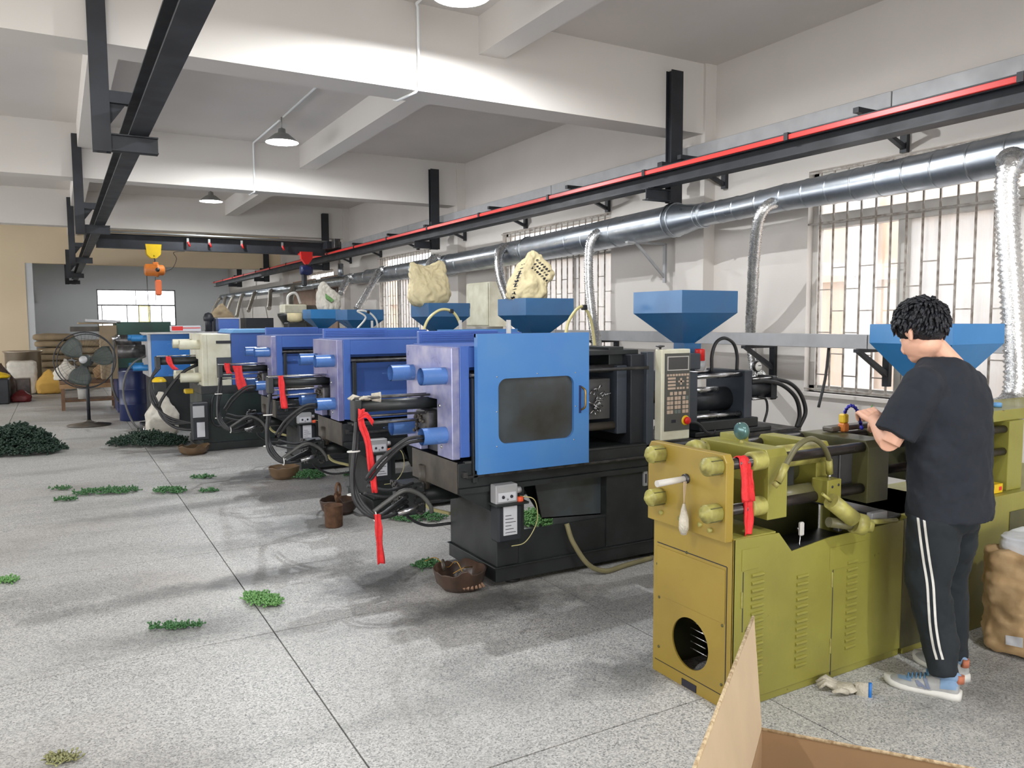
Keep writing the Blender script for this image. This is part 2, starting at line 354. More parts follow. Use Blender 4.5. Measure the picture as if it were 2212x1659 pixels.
# ================================================================ SETTING
def struct(o): o['kind'] = 'structure'; return o
XW = 6.0; ZC = 4.2; ZB = 3.5; YE = 33.0; YB = -7.0; XL = -8.0
floor = struct(MB().box(XL-.2, XW+.2, YB-.2, YE+.2, -.3, -.045).build('floor', mat('joint_filler', rgb(70, 70, 68), .9)))
gx = [XL]+[.898+1.636*k for k in range(-5, 4)]+[XW]; gx = sorted(x for x in gx if XL <= x <= XW)
gy = [YB]+[.735+1.652*k for k in range(-4, 20)]+[YE]; gy = sorted(y for y in gy if YB <= y <= YE)
g = .0035; me_cache = {}
for i in range(len(gx)-1):
    for j in range(len(gy)-1):
        x0, x1, y0, y1 = gx[i]+g, gx[i+1]-g, gy[j]+g, gy[j+1]-g
        if x1-x0 < .02 or y1-y0 < .02: continue
        MB().box(x0, x1, y0, y1, -.05, 0).build('slab', M_FLOOR, floor)
ceiling = struct(MB().box(XL-.2, XW+.2, YB-.2, YE+.2, ZC, ZC+.2).build('ceiling', M_CEIL))
for y0 in (-5.35, .43, 6.2, 12.0, 18.05):
    MB().box(XL, XW-.15, y0, y0+.33, ZB, ZC).build('beam', M_BEAM, ceiling)
for x0, x1 in ((.33, .56), (3.25, 3.5), (-2.6, -2.37)):
    ys = [YB, -5.35, .43, 6.2, 12.0, 18.05, 24.0]
    for a, b in zip(ys[:-1], ys[1:]):
        MB().box(x0, x1, a+(.33 if a > YB else 0), b, 3.88, ZC).build('secondary_beam', M_BEAM, ceiling)
WIN = [(2.3, 4.98, .925, 2.93), (7.95, 10.7, 1.02, 2.93), (13.4, 16.1, .98, 2.93), (19.3, 22.0, .98, 2.9), (-3.4, -.8, .95, 2.93)]
def wall_y(name, x0, x1, y0, y1, z1, holes, mt):
    """wall running along Y with rectangular holes (ya, yb, za, zb)"""
    b = MB(); hs = sorted(holes); c = y0
    for ya, yb, za, zb in hs:
        b.box(x0, x1, c, ya, 0, z1); b.box(x0, x1, ya, yb, 0, za); b.box(x0, x1, ya, yb, zb, z1); c = yb
    b.box(x0, x1, c, y1, 0, z1); return struct(b.build(name, mt))
def wall_x(name, y0, y1, x0, x1, z1, holes, mt):
    b = MB(); hs = sorted(holes); c = x0
    for xa, xb, za, zb in hs:
        b.box(c, xa, y0, y1, 0, z1)
        if za > 0: b.box(xa, xb, y0, y1, 0, za)
        b.box(xa, xb, y0, y1, zb, z1); c = xb
    b.box(c, x1, y0, y1, 0, z1); return struct(b.build(name, mt))
wall_right = wall_y('wall_right', XW, XW+.22, YB, YE, ZC, WIN, M_WALL)
for y0 in (-5.4, .43, 6.2, 12.0, 18.05, 23.8):
    MB().box(XW-.15, XW-.0005, y0-.03, y0+.4, .001, ZC-.001).build('pilaster', M_WALL, wall_right)
wall_y('wall_left', XL-.2, XL, YB, YE, ZC, [(1.0, 23.0, .9, 3.2)], M_BEIGE)  # long opening invented to let in the added left fill light
wall_x('wall_back', YB-.2, YB, XL, XW, ZC, [(-5.0, 3.0, 0, 3.7)], M_BEIGE)  # wall cut open to admit the added fill light behind the camera
wall_x('wall_far', YE, YE+.2, XL, XW, ZC, [(1.3, 4.0, 1.42, 2.81)], M_FARW)
part_w = struct(MB().box(XL, -.66, 24.0, 24.3, 0, ZC).box(-.66, XW, 24.0, 24.3, 3.13, ZC).build('wall_partition', M_BEIGE))
MB().box(-.66, -.5, 24.02, 24.28, 0, 3.13).build('door_jamb', M_FARW, part_w)
# ---- windows
def window(idx, ya, yb, za, zb, near):
    r = empty('window_%d' % idx, (XW+.1, (ya+yb)/2, za)); struct(r)
    b = MB()
    for y in (ya, yb-.06): b.box(XW+.07, XW+.15, y, y+.06, za, zb)
    b.box(XW+.07, XW+.15, ya, yb, za, za+.06); b.box(XW+.07, XW+.15, ya, yb, zb-.06, zb)
    b.build('frame', M_FRAME, r, bevel=.004)
    zt = za+(zb-za)*.77
    MB().box(XW+.05, XW+.16, ya+.06, yb-.06, zt-.06, zt+.07).build('transom_bar', M_FRAME, r, bevel=.004)
    ym = ya+(yb-ya)*.66
    MB().box(XW+.06, XW+.13, ym-.04, ym+.05, za+.06, zt-.06).build('mullion', M_FRAME, r, bevel=.004)
    ym2 = ya+(yb-ya)*.34
    MB().box(XW+.09, XW+.15, ym2-.03, ym2+.03, za+.06, zt-.06).build('mullion', M_FRAME, r, bevel=.004)
    MB().box(XW+.10, XW+.106, ya+.06, ym-.03, za+.06, zt-.06).build('pane', M_GLASSD, r, label='dusty sliding window pane')
    MB().box(XW+.125, XW+.131, ym+.04, yb-.06, za+.06, zt-.06).build('pane', M_GLASS, r)
    MB().box(XW+.115, XW+.121, ya+.06, yb-.06, zt+.07, zb-.06).build('pane', M_GLASS, r)
    b = MB().box(XW-.05, XW+.22, ya-.03, yb+.03, za-.035, za).build('sill', M_WALL, r, bevel=.004)
    # security grille in front of the opening
    xg = XW-.03; n = int((yb-ya-.06)/.139); hs = .0065 if near else .006
    me = MB().box(xg-hs, xg+hs, -hs, hs, za+.02, zb-.02)
    for z in (za+.03, zb-.03, zt-.02): MB().box(xg-.008, xg+.008, ya+.03, yb-.03, z-.008, z+.008).build('grille_rail', M_GRILLE, r)
    proto = None; prh = None; lst = []
    for k in range(n+1):
        y = yb-.16-.139*k
        if y < ya+.02: break
        lst.append(y)
    if near:
        for k, y in enumerate(lst):
            if proto is None:
                proto = MB().box(xg-hs, xg+hs, y-hs, y+hs, za+.02, zb-.02).build('grille_bar', M_GRILLE, r); y00 = y
            else:
                c = proto.copy(); COL.objects.link(c); c.parent = r; c.location = (0, y-y00, 0)
            H = (.36, .74, 1.12) if k % 2 else (.17, .55, .93)
            for h in H:
                if prh is None: prh = MB().box(xg-.004, xg+.004, y-.139, y, za+h-.005, za+h+.005).build('grille_rung', M_GRILLE, r); pz = (y, h)
                else:
                    c = prh.copy(); COL.objects.link(c); c.parent = r; c.location = (0, y-pz[0], h-pz[1])
    else:
        b = MB()
        for k, y in enumerate(lst):
            b.box(xg-hs, xg+hs, y-hs, y+hs, za+.02, zb-.02)
            for h in ((.36, .74, 1.12) if k % 2 else (.17, .55, .93)): b.box(xg-.004, xg+.004, y-.139, y, za+h-.005, za+h+.005)
        o = b.build('grille', M_GRILLE, r, kind='stuff')
    return r
for i, (ya, yb, za, zb) in enumerate(WIN): window(i+1, ya, yb, za, zb, i < 2)
# cloth hung inside the farthest windows
for k, (ya, yb) in enumerate(((18.6, 19.9), (20.4, 22.6))):
    b = MB(); n = 40; vs = []
    for i in range(n+1):
        y = ya+(yb-ya)*i/n; x = 5.86+.03*math.sin(i*1.9)
        vs += [V((x, y, .75)), V((x, y, 2.7))]
    b.add(vs, [(2*i, 2*i+2, 2*i+3, 2*i+1) for i in range(n)], True)
    o = b.build('curtain', M_CURT, None, ('tan curtain hanging at the far window, nearer half', 'tan curtain hanging at the far window, beyond half')[k], 'curtain')
    s_ = o.modifiers.new('solid', 'SOLIDIFY'); s_.thickness = .006
# window in the end wall
r = struct(empty('window_6', (2.65, YE, 1.42)))
b = MB()
for x in (1.3, 3.96): b.box(x, x+.04, YE+.02, YE+.1, 1.42, 2.81)
for z in (1.42, 2.2, 2.77): b.box(1.34, 3.96, YE+.02, YE+.1, z, z+.05)
b.build('frame', M_DSTEEL, r)
for x in (1.44, 2.28, 2.68, 3.07, 3.48): MB().box(x, x+.03, YE+.03, YE+.09, 1.47, 2.2).build('mullion', M_GRILLE, r)
MB().box(2.6, 2.62, YE+.03, YE+.09, 2.25, 2.77).build('mullion', M_GRILLE, r)
for x0, x1, mt in ((1.34, 2.29, M_GLASS), (2.31, 2.68, M_GLASS), (2.71, 3.07, M_GLASSY), (3.1, 3.48, M_GLASS), (3.51, 3.96, M_GLASS)):
    MB().box(x0, x1, YE+.05, YE+.056, 1.47, 2.2).build('pane', mt, r, label='yellow tinted window pane' if mt == M_GLASSY else None)
MB().box(1.34, 3.96, YE+.05, YE+.056, 2.25, 2.77).build('pane', M_GLASS, r)
# outside, seen through the windows
tag(MB().box(9.4, 9.7, -8, 36, -.3, 3.3).box(9.3, 9.4, -8, 36, 2.1, 2.3).box(9.38, 9.4, -8, 36, -.2, .4).build('neighbouring_building', M_EXT, None), 'beige wall of the building across the yard outside the windows', 'building')
tag(MB().box(6.22, 14, -8, 36, -.35, -.3).build('yard', M_EXTW), None, None); bpy.data.objects['yard']['kind'] = 'structure'
for k, y in enumerate((3.0, 6.6, 9.6, 15.0)):
    MB().box(9.12, 9.3, y, y+.35, -.3, 3.2).box(7.4, 9.3, y+.1, y+.22, 2.15, 2.3).build('pier', M_EXTW, bpy.data.objects['neighbouring_building'])
# ================================================================ CRANE
def ibeam_y(b, x0, x1, y0, y1, z0, z1, t=.012, wt=.008):
    b.box(x0, x1, y0, y1, z0, z0+t); b.box(x0, x1, y0, y1, z1-t, z1); xm = (x0+x1)/2; return b.box(xm-wt/2, xm+wt/2, y0, y1, z0+t, z1-t)
crL = empty('crane_runway', (.54, 15, 2.885), 'black steel crane runway beam above the left of the aisle', 'crane rail')
ibeam_y(MB(), .485, .61, .6, 31, 2.885, 3.07).build('beam', M_BLACK, crL)
MB().box(.535, .565, .6, 31, 3.07, 3.09).build('rail', M_STEEL, crL)
crR = empty('crane_runway', (5.17, 15, 2.885), 'black steel crane runway beam along the window wall', 'crane rail')
ibeam_y(MB(), 5.09, 5.24, -1, 31, 2.885, 3.055).build('beam', M_BLACK, crR)
MB().box(5.15, 5.18, -1, 31, 3.055, 3.08).build('rail', M_STEEL, crR)
red = empty('conductor_rail', (5.07, 15, 3.0), 'bright red conductor rail along the runway beam', 'conductor rail')
MB().box(5.05, 5.075, -1, 31, 3.005, 3.045).build('bar', M_REDR, red, bevel=.004)
MB().box(5.078, 5.088, -1, 31, 3.0, 3.06).build('backing', M_BLACK, red)
for k in range(18): MB().box(5.04, 5.09, .9+1.75*k, .94+1.75*k, 3.0, 3.06).build('clamp', M_BLACK, red)
# hangers: posts bolted to the faces of the cross beams with a bracket carrying the runway
def hanger(x0, x1, bx, y, top, label, grp):
    r = empty('runway_hanger', ((x0+x1)/2, y, 2.76), label, 'hanger', grp)
    b = MB(); t = .008
    b.box(x0, x1, y-.085, y-.077, 2.76, top); b.box(x0, x1, y-.0085, y-.0005, 2.76, top); b.box(x0+.03, x1-.03, y-.08, y-.005, 2.76, top)
    b.build('post', M_BLACK, r)
    s = 1 if bx > x0 else -1; xa, xb = (x1, bx) if s > 0 else (bx, x0)
    MB().box(xa, xb, y-.09, y-.0, 2.77, 2.778).box(xa, xb, y-.09, y, 2.874, 2.883).box(xa, xb, y-.06, y-.05, 2.77, 2.88).build('bracket', M_BLACK, r)
    if s > 0:
        MB().box(xa, xa+.15, y-.08, y-.01, 3.09, 3.17).build('stay', M_BLACK, r)
        MB().prism([(xa, y-.045, 3.09), (xa+.1, y-.045, 3.09), (xa, y-.045, 2.95)], (0, .01, 0)).build('gusset', M_BLACK, r)
    else:
        MB().box(xb-.11, xb, y-.08, y-.01, 3.09, 3.15).build('stay', M_BLACK, r)
    return r
names = ('first', 'second', 'third', 'fourth')
for k, y in enumerate((6.2, 12.0, 18.05, 24.0)):
    hanger(.262, .375, .67, y, 4.05 if k < 3 else 3.5, 'black steel hanger of the left runway beam, %s from the camera' % names[k], 'hangers of the left runway')
    hanger(5.35, 5.50, 5.06, y, 4.05 if k < 3 else 3.6, 'black steel hanger of the window side runway, %s from the camera' % names[k], 'hangers of the window side runway')
hanger(.262, .375, .67, 28.0, 4.19, 'black steel hanger of the left runway beam, fifth from the camera', 'hangers of the left runway')
hanger(5.35, 5.50, 5.06, 28.0, 4.19, 'black steel hanger of the window side runway, fifth from the camera', 'hangers of the window side runway')
# bridge
YBR = 16.5
br = empty('crane_bridge', (2.9, YBR, 2.96), 'black travelling crane bridge beam spanning the hall', 'crane')
b = MB(); b.box(.68, 4.95, YBR-.07, YBR+.07, 2.965, 2.98).box(.68, 4.95, YBR-.07, YBR+.07, 3.215, 3.23).box(.68, 4.95, YBR-.006, YBR+.006, 2.98, 3.215)
b.box(.5, .72, YBR-.35, YBR+.35, 3.09, 3.24).box(4.9, 5.2, YBR-.35, YBR+.35, 3.09, 3.24); b.build('girder', M_BLACK, br)
MB().tube([(.7, YBR-.1, 3.26), (5.0, YBR-.1, 3.25)], .02, 8).build('cable_track', M_LAMPS, br)
MB().bevbox(4.99, 5.12, YBR-.55, YBR-.36, 3.09, 3.28, .01).build('end_motor', M_DSTEEL, br)
for x in (2.25, 2.64, 3.25, 4.05):
    MB().box(x-.02, x+.02, YBR-.09, YBR-.075, 3.1, 3.2).build('cable_hanger', M_LAMPS, br); MB().tube([(x, YBR-.1, 3.13), (x+.03, YBR-.1, 3.04)], .018, 8).build('clip', M_REDP, br)
ho = empty('electric_hoist', (1.65, YBR, 2.1), 'orange electric chain hoist on a yellow trolley under the crane bridge', 'hoist')
b = MB(); x = 1.64
for dy in (-.09, .08): b.prism([(x-.14, YBR+dy, 3.06), (x+.14, YBR+dy, 3.06), (x+.12, YBR+dy, 2.87), (x+.05, YBR+dy, 2.8), (x-.05, YBR+dy, 2.8), (x-.12, YBR+dy, 2.87)], (0, .012, 0))
b.cyl((x, YBR-.09, 2.84), (x, YBR+.09, 2.84), .012, 8); b.build('trolley_plate', M_YEL, ho)
MB().tube(spline([(x, YBR, 2.84), (x+.02, YBR, 2.76), (x, YBR, 2.7)]), .012, 8).build('hook', M_DSTEEL, ho)
MB().lathe((x-.17, YBR, 2.58), [(0, 0), (.09, .005), (.115, .03), (.115, .2), (.13, .21), (.13, .24), (.1, .26), (.1, .33), (.06, .36), (0, .365)], (1, 0, 0), 28).build('body', M_ORG, ho)
MB().lathe((x+.05, YBR-.09, 2.58), [(0, 0), (.035, 0), (.04, -.04), (0, -.045)], (0, 1, 0), 16).build('hub', M_BLACK, ho)
MB().bevbox(x-.02, x+.08, YBR-.05, YBR+.05, 2.66, 2.73, .01).build('top_lug', M_ORG, ho)
MB().bevbox(1.65, 1.76, YBR-.04, YBR+.05, 2.1, 2.4, .025).build('chain_bag', M_ORG2, ho)
MB().tube(spline([(x+.15, YBR-.02, 2.55), (x+.32, YBR, 2.62), (x+.4, YBR-.05, 2.8), (x+.35, YBR-.08, 2.92), (x+.55, YBR-.08, 2.95)]), .006, 6).build('power_cord', M_RUBBER, ho)
MB().tube([(x-.13, YBR, 2.5), (x-.12, YBR, 1.42)], .006, 6).tube([(x+.02, YBR, 2.45), (x+.01, YBR, 2.0)], .005, 6).build('chain', M_DSTEEL, ho)
h2 = empty('electric_hoist', (4.45, 14.6, 2.4), 'small blue hoist on a red trolley by the duct', 'hoist')
xx = 4.42; yy = 16.0
h2.location = (xx, yy, 2.3)
MB().prism([(xx-.12, yy-.05, 2.99), (xx+.12, yy-.05, 2.99), (xx+.11, yy-.05, 2.85), (xx+.03, yy-.05, 2.74), (xx-.03, yy-.05, 2.74), (xx-.11, yy-.05, 2.85)], (0, .1, 0)).build('trolley_plate', M_REDP, h2)
MB().box(xx-.05, xx+.05, yy-.01, yy+.45, 2.955, 2.985).build('trolley_arm', M_REDP, h2)
MB().lathe((xx-.13, yy, 2.62), [(0, 0), (.09, .01), (.1, .05), (.1, .18), (.07, .24), (0, .25)], (1, 0, 0), 20).build('body', M_NAVY, h2)
MB().bevbox(xx-.1, xx-.01, yy-.05, yy+.04, 2.3, 2.55, .02).build('chain_bag', M_BLACK, h2)
MB().tube([(xx, yy, 2.77), (xx, yy, 2.65)], .01, 6).build('hook', M_DSTEEL, h2)
ORD = ('nearest', 'second', 'third', 'fourth', 'fifth', 'sixth', 'seventh', 'eighth', 'ninth')
# tray high on the wall and its arms
tr = empty('cable_tray', (5.85, 10, 3.2), 'long grey metal cable tray high on the window wall above the runway', 'cable tray')
b = MB(); ys = [1.5+2.4*k for k in range(9)]
for a, c in zip(ys[:-1], ys[1:]): MB().bevbox(5.60, 5.845, a+.004, c-.004, 3.21, 3.33, .004).build('section', M_TRAY, tr)
for k in range(9):
    y = 2.05+1.98*k+(.0 if k else 0)
    r = empty('wall_bracket', (5.97, y, 2.92), 'black triangular bracket under the high cable tray, %s one from the right edge' % ORD[k], 'bracket', 'brackets of the high cable tray')
    MB().box(5.955, 5.995, y-.03, y+.03, 2.925, 3.205).build('upright', M_BLACK, r)
    MB().box(5.36, 5.955, y-.025, y+.025, 3.165, 3.205).build('arm', M_BLACK, r)
    MB().prism([(5.4, y-.02, 3.165), (5.46, y-.02, 3.165), (5.955, y-.02, 2.99), (5.955, y-.02, 2.95)], (0, .04, 0)).build('brace', M_BLACK, r)
# galvanised duct
du = empty('exhaust_duct', (5.45, 15, 2.5), 'large galvanised spiral duct running along the window wall', 'duct')
DP = [(1.2, 2.66, .135), (2.9, 2.664, .135), (3.4, 2.648, .131), (4.05, 2.638, .124), (4.75, 2.634, .112), (5.3, 2.612, .106), (5.72, 2.6, .106)]
def ductseg(P, name, step=.26, ridge=.004):
    b = MB(); path = []; rs = []
    for (ya, za, ra), (yb, zb, rb) in zip(P[:-1], P[1:]):
        n = max(1, int((yb-ya)/step))
        for i in range(n):
            t = i/n; path.append((5.45, ya+(yb-ya)*t, za+(zb-za)*t)); rs.append(ra+(rb-ra)*t)
    path.append((5.45, P[-1][0], P[-1][1])); rs.append(P[-1][2])
    p2 = []; r2 = []
    for p, r_ in zip(path, rs):
        for dy, dr in ((-.03, 0), (-.009, 0), (-.008, 0), (-.003, ridge), (.003, ridge), (.008, 0), (.009, 0), (.03, 0)): p2.append((p[0], p[1]+dy, p[2])); r2.append(r_+dr)
    b.tube(p2, r2, 36); return b.build(name, M_ALU, du)
ductseg(DP, 'duct_section', .2)
MB().tube([(5.45, 5.72, 2.6), (5.45, 5.76, 2.6), (5.45, 6.1, 2.59), (5.45, 6.2, 2.59)], [.112, .108, .158, .162], 36).build('reducer', M_ALU, du)
for y, r_ in ((5.74, .118), (5.80, .116), (6.12, .168), (6.2, .168)): MB().torus((5.45, y, 2.596), r_-.004, .008, (0, 1, 0), 36, 6).build('collar', M_ALU, du)
ductseg([(6.2, 2.59, .16), (7.95, 2.545, .165), (9.0, 2.52, .165)], 'duct_section', .6)
ductseg([(9.0, 2.52, .16), (11.0, 2.49, .155), (14, 2.475, .142), (15.2, 2.475, .14)], 'duct_section', .6)
ductseg([(15.2, 2.475, .115), (20, 2.48, .11), (25, 2.49, .10), (31.5, 2.5, .10)], 'duct_section', 1.2)
for y in (7.6, 9.0, 11.4, 15.2): MB().torus((5.45, y, 2.53 if y < 10 else 2.48), .162 if y < 12 else .135, .008, (0, 1, 0), 36, 6).build('collar', M_ALU, du)
MB().tube([(5.45, 17.0, 2.55), (5.45, 17.0, 2.85)], .06, 16).build('branch_stub', M_ALU, du)
for k, y in enumerate((6.75, 12.6, 18.6, 2.0)):
    z = (2.42, 2.33, 2.36, 2.52)[k]
    r = empty('wall_bracket', (5.8, y, 2.0), ('grey angle iron bracket under the round duct left of its reducer', 'grey angle iron bracket under the duct beside the electrical cabinet', 'grey angle iron bracket under the thin far duct', 'grey angle iron bracket under the duct by the right edge')[k], 'bracket', 'brackets of the round duct')
    MB().box(5.3, 5.83, y-.02, y+.02, z-.01, z+.012).build('arm', M_DSTEEL if k else M_TRAY, r)
    MB().box(5.82, 5.845, y-.02, y+.02, z-.42, z+.01).build('upright', M_TRAY, r)
    MB().prism([(5.42, y-.01, z-.01), (5.46, y-.01, z-.01), (5.82, y-.01, z-.33), (5.82, y-.01, z-.37)], (0, .02, 0)).build('brace', M_TRAY, r)
def flex(pts, r, label, mt, step=.022, grp='flexible hoses hanging from the duct', amp=.16):
    p = spline(pts, 14); L = [0]
    for a, c in zip(p[:-1], p[1:]): L.append(L[-1]+(c-a).length)
    n = int(L[-1]/(step/2)); q = []; rs = []; j = 0
    for i in range(n+1):
        s = L[-1]*i/n
        while j < len(L)-2 and L[j+1] < s: j += 1
        t = (s-L[j])/max(1e-6, L[j+1]-L[j]); q.append(p[j].lerp(p[j+1], min(1, t))); rs.append(r*(1+(amp if i % 2 else -amp*.4)*(.7+.6*random.random())))
    o = MB().tube(q, rs, 16).build('flexible_hose', mt, None, label, 'hose', grp); return o
A_ = lambda x, y, X: at(x, y, X=X)
flex([(5.40, 2.93, 2.62), A_(2190, 345, 5.25), A_(2176, 385, 5.2), A_(2176, 470, 5.2), A_(2184, 600, 5.2), A_(2192, 730, 5.2), A_(2196, 810, 5.18), A_(2188, 862, 5.14), A_(2160, 884, 5.0), A_(2120, 890, 4.8)], .064, 'wide silver flexible hose hanging at the right edge beside the worker', M_FLEX, .034)
flex([A_(1680, 436, 5.40), A_(1656, 446, 5.28), A_(1638, 478, 5.26), A_(1629, 560, 5.4), A_(1625, 640, 5.6), A_(1621, 715, 5.835), A_(1625, 765, 5.86), A_(1632, 800, 5.8), A_(1642, 812, 5.5)], .044, 'silver flexible hose passing behind the wall trunking left of the barred window', M_FLEX, .026)
flex([A_(1305, 500, 5.38), A_(1285, 508, 5.26), A_(1273, 535, 5.2), A_(1272, 610, 5.15), A_(1280, 690, 5.1), A_(1289, 740, 5.0), A_(1290, 775, 4.9)], .048, 'silver flexible hose behind the blue door of the nearest blue machine', M_FLEX, .026)
flex([A_(1100, 532, 5.36), A_(1084, 540, 5.24), A_(1077, 562, 5.15), A_(1082, 605, 5.1), A_(1098, 650, 5.0)], .052, 'silver flexible hose just left of the printed paper sack', M_FLEX, .03)
flex([A_(952, 560, 5.34), A_(938, 558, 5.24), A_(928, 575, 5.1), A_(925, 620, 4.9)], .058, 'short silver hose behind the plain paper sack', M_FLEX, .036)
flex([A_(832, 582, 5.34), A_(820, 586, 5.26), A_(800, 620, 5.0), A_(772, 668, 4.7)], .06, 'silver hose slanting down to the fourth hopper', M_FLEX, .036)
flex([A_(764, 597, 5.34), A_(752, 602, 5.26), A_(736, 634, 5.0)], .06, 'silver hose slanting down behind the white woven sack', M_FLEX, .036)
flex([(5.35, 20.6, 2.46), (5.25, 20.4, 2.36), (4.9, 19.4, 1.85), (4.6, 18.6, 1.55)], .065, 'long dusty hose slanting down from the thinner duct', M_FLEXD)
HS = [(23.0, 21.9, 1.95), (25.2, 24.6, 1.9), (27.0, 26.4, 1.75), (28.6, 28.4, 1.7), (30.0, 29.0, 1.75), (31.2, 31.4, 1.7)]
for k, (ya, yb, z) in enumerate(HS):
    flex([(5.36, ya, 2.48), (5.28, ya-.1, 2.42), (5.15, (ya+yb)/2, 2.15), (5.0, yb, z)], .05, 'thin dusty hose at the far end of the duct, %s from the end wall' % ('sixth', 'fifth', 'fourth', 'third', 'second', 'first')[k], M_FLEXD, .05)
# lower wall tray
tl = empty('wall_tray', (5.8, 7, 1.35), 'long grey metal trunking on the window wall behind the worker', 'cable tray')
for a, c in ((1.6, 4.04), (4.05, 6.3), (6.31, 8.6), (8.61, 11.3)): MB().bevbox(5.60, 5.725, a, c, 1.352, 1.467, .004).build('section', M_TRAY, tl)
for k, y in enumerate((2.3, 4.12, 5.33, 7.8, 9.8)):
    r = empty('wall_bracket', (5.97, y, 1.03), ('black steel bracket under the wall trunking near the right edge', 'black steel bracket under the trunking left of the worker', 'black steel bracket under the trunking above the dial gauge', 'black steel bracket under the trunking beside the dark machine opening', 'black steel bracket under the trunking behind the blue door')[k], 'bracket')
    MB().box(5.955, 5.997, y-.03, y+.03, 1.03, 1.350).build('upright', M_BLACK, r)
    MB().box(5.57, 5.955, y-.025, y+.025, 1.322, 1.350).build('arm', M_BLACK, r)
    MB().prism([(5.59, y-.02, 1.322), (5.65, y-.02, 1.322), (5.955, y-.02, 1.16), (5.955, y-.02, 1.11)], (0, .04, 0)).build('brace', M_BLACK, r)
tag(MB().tube(spline([(5.66, 4.45, 1.352), (5.64, 4.46, 1.1), (5.55, 4.45, .85)]), .012, 8).build('cable', M_RUBBER, None), 'black cable dropping from the wall trunking left of the worker', 'cable')
# electric cabinet on the wall
ca = empty('electrical_cabinet', (5.8, 10.75, 1.5), 'pale green electrical cabinet on the wall between the paper sacks', 'cabinet')
MB().bevbox(5.60, 5.998, 10.4, 11.15, 1.5, 2.17, .006).build('body', M_IVORY, ca)
MB().bevbox(5.582, 5.598, 10.42, 11.13, 1.52, 2.15, .004).build('door', M_IVORY, ca)
MB().bevbox(5.568, 5.582, 11.0, 11.04, 1.78, 1.86, .003).build('latch', M_DSTEEL, ca)
# ================================================================ LAMPS
def lamp(x, y, z, glow, label):
    r = empty('pendant_lamp', (x, y, z), label, 'lamp')
    MB().lathe((x, y, z), [(.205, 0), (.2, .012), (.15, .055), (.09, .105), (.05, .12), (.045, .17), (.02, .18), (.012, .185)], (0, 0, 1), 32).build('shade', M_LAMPS, r)
    MB().lathe((x, y, z), [(.201, .003), (.146, .049), (.086, .098), (0, .11)], (0, 0, 1), 32).build('shade_lining', M_LAMPI, r)
    MB().lathe((x, y, z), [(0, .064), (.035, .065), (.045, .075), (.04, .092), (0, .098)], (0, 0, 1), 24).build('bulb', M_BULB if glow else M_BULBD, r)
    MB().cyl((x, y, z+.18), (x, y, ZC), .006, 8).build('stem', M_LAMPS, r)
    p = bpy.data.lights.new('lamp_light', 'POINT'); p.shadow_soft_size = .028; p.energy = LAMP_W*glow; p.color = (.95, .98, 1.0)
    o = bpy.data.objects.new('lamp_light', p); COL.objects.link(o); o.location = (0, 0, .032); o.parent = r
lamp(2.55, 5.12, 3.86, 1, 'bright enamel pendant lamp cut off by the top edge')
lamp(2.6, 10.4, 3.88, 1, 'bright enamel pendant lamp between the two nearest cross beams')
lamp(2.6, 15.8, 3.84, .6, 'dimmer grey pendant lamp farther down the hall')
lamp(2.5, -.5, 3.86, 1, 'pendant lamp behind the camera')
lamp(-1.6, 1.5, 3.84, 1, 'pendant lamp left of the camera')
lamp(2.6, 27.5, 3.84, 1, 'pendant lamp in the far room')
co = empty('conduit', (2.6, 6.2, 3.5), 'white lamp conduit crossing the nearest cross beam', 'conduit')
MB().tube([(2.62, 5.2, 4.18), (2.66, 6.16, 4.18), (2.68, 6.18, 4.16), (2.68, 6.18, 3.52), (2.66, 6.19, 3.485), (2.62, 6.5, 3.485), (2.61, 6.56, 3.5), (2.61, 6.56, 4.16), (2.6, 6.6, 4.18), (2.6, 10.3, 4.18)], .012, 8).build('pipe', M_LAMPI, co)
co = empty('conduit', (2.6, 12, 3.5), 'white lamp conduit crossing the second cross beam', 'conduit')
MB().tube([(2.6, 10.5, 4.18), (2.58, 11.96, 4.18), (2.58, 11.98, 4.16), (2.58, 11.98, 3.52), (2.58, 12.0, 3.485), (2.58, 12.33, 3.485), (2.58, 12.36, 3.5), (2.58, 12.36, 4.16), (2.6, 12.4, 4.18), (2.6, 15.7, 4.18)], .012, 8).build('pipe', M_LAMPI, co)
# ================================================================ MACHINES
def text_obj(txt, name, size, M, mt, parent, depth=.0006, align='CENTER', sx=1.0):
    c = bpy.data.curves.new(name, 'FONT'); c.body = txt; c.size = size; c.align_x = align; c.extrude = depth
    o = bpy.data.objects.new(name, c); COL.objects.link(o)
    dg = bpy.context.evaluated_depsgraph_get(); me = bpy.data.meshes.new_from_object(o.evaluated_get(dg))
    COL.objects.unlink(o); bpy.data.objects.remove(o)
    me.materials.clear(); me.materials.append(mt)
    q = bpy.data.objects.new(name, me); COL.objects.link(q); q.parent = parent
    L_ = M.copy(); L_.translation = M.translation - rootloc(parent); q.matrix_local = L_ @ Matrix.Diagonal((sx, 1, 1, 1)); return q
FRONT = Matrix(((1, 0, 0, 0), (0, 0, -1, 0), (0, 1, 0, 0), (0, 0, 0, 1)))     # text facing -Y
SIDEX = Matrix(((0, 0, -1, 0), (-1, 0, 0, 0), (0, 1, 0, 0), (0, 0, 0, 1)))    # text facing -X
def at_m(M, x, y, z):
    m_ = M.copy(); m_.translation = (x, y, z); return m_
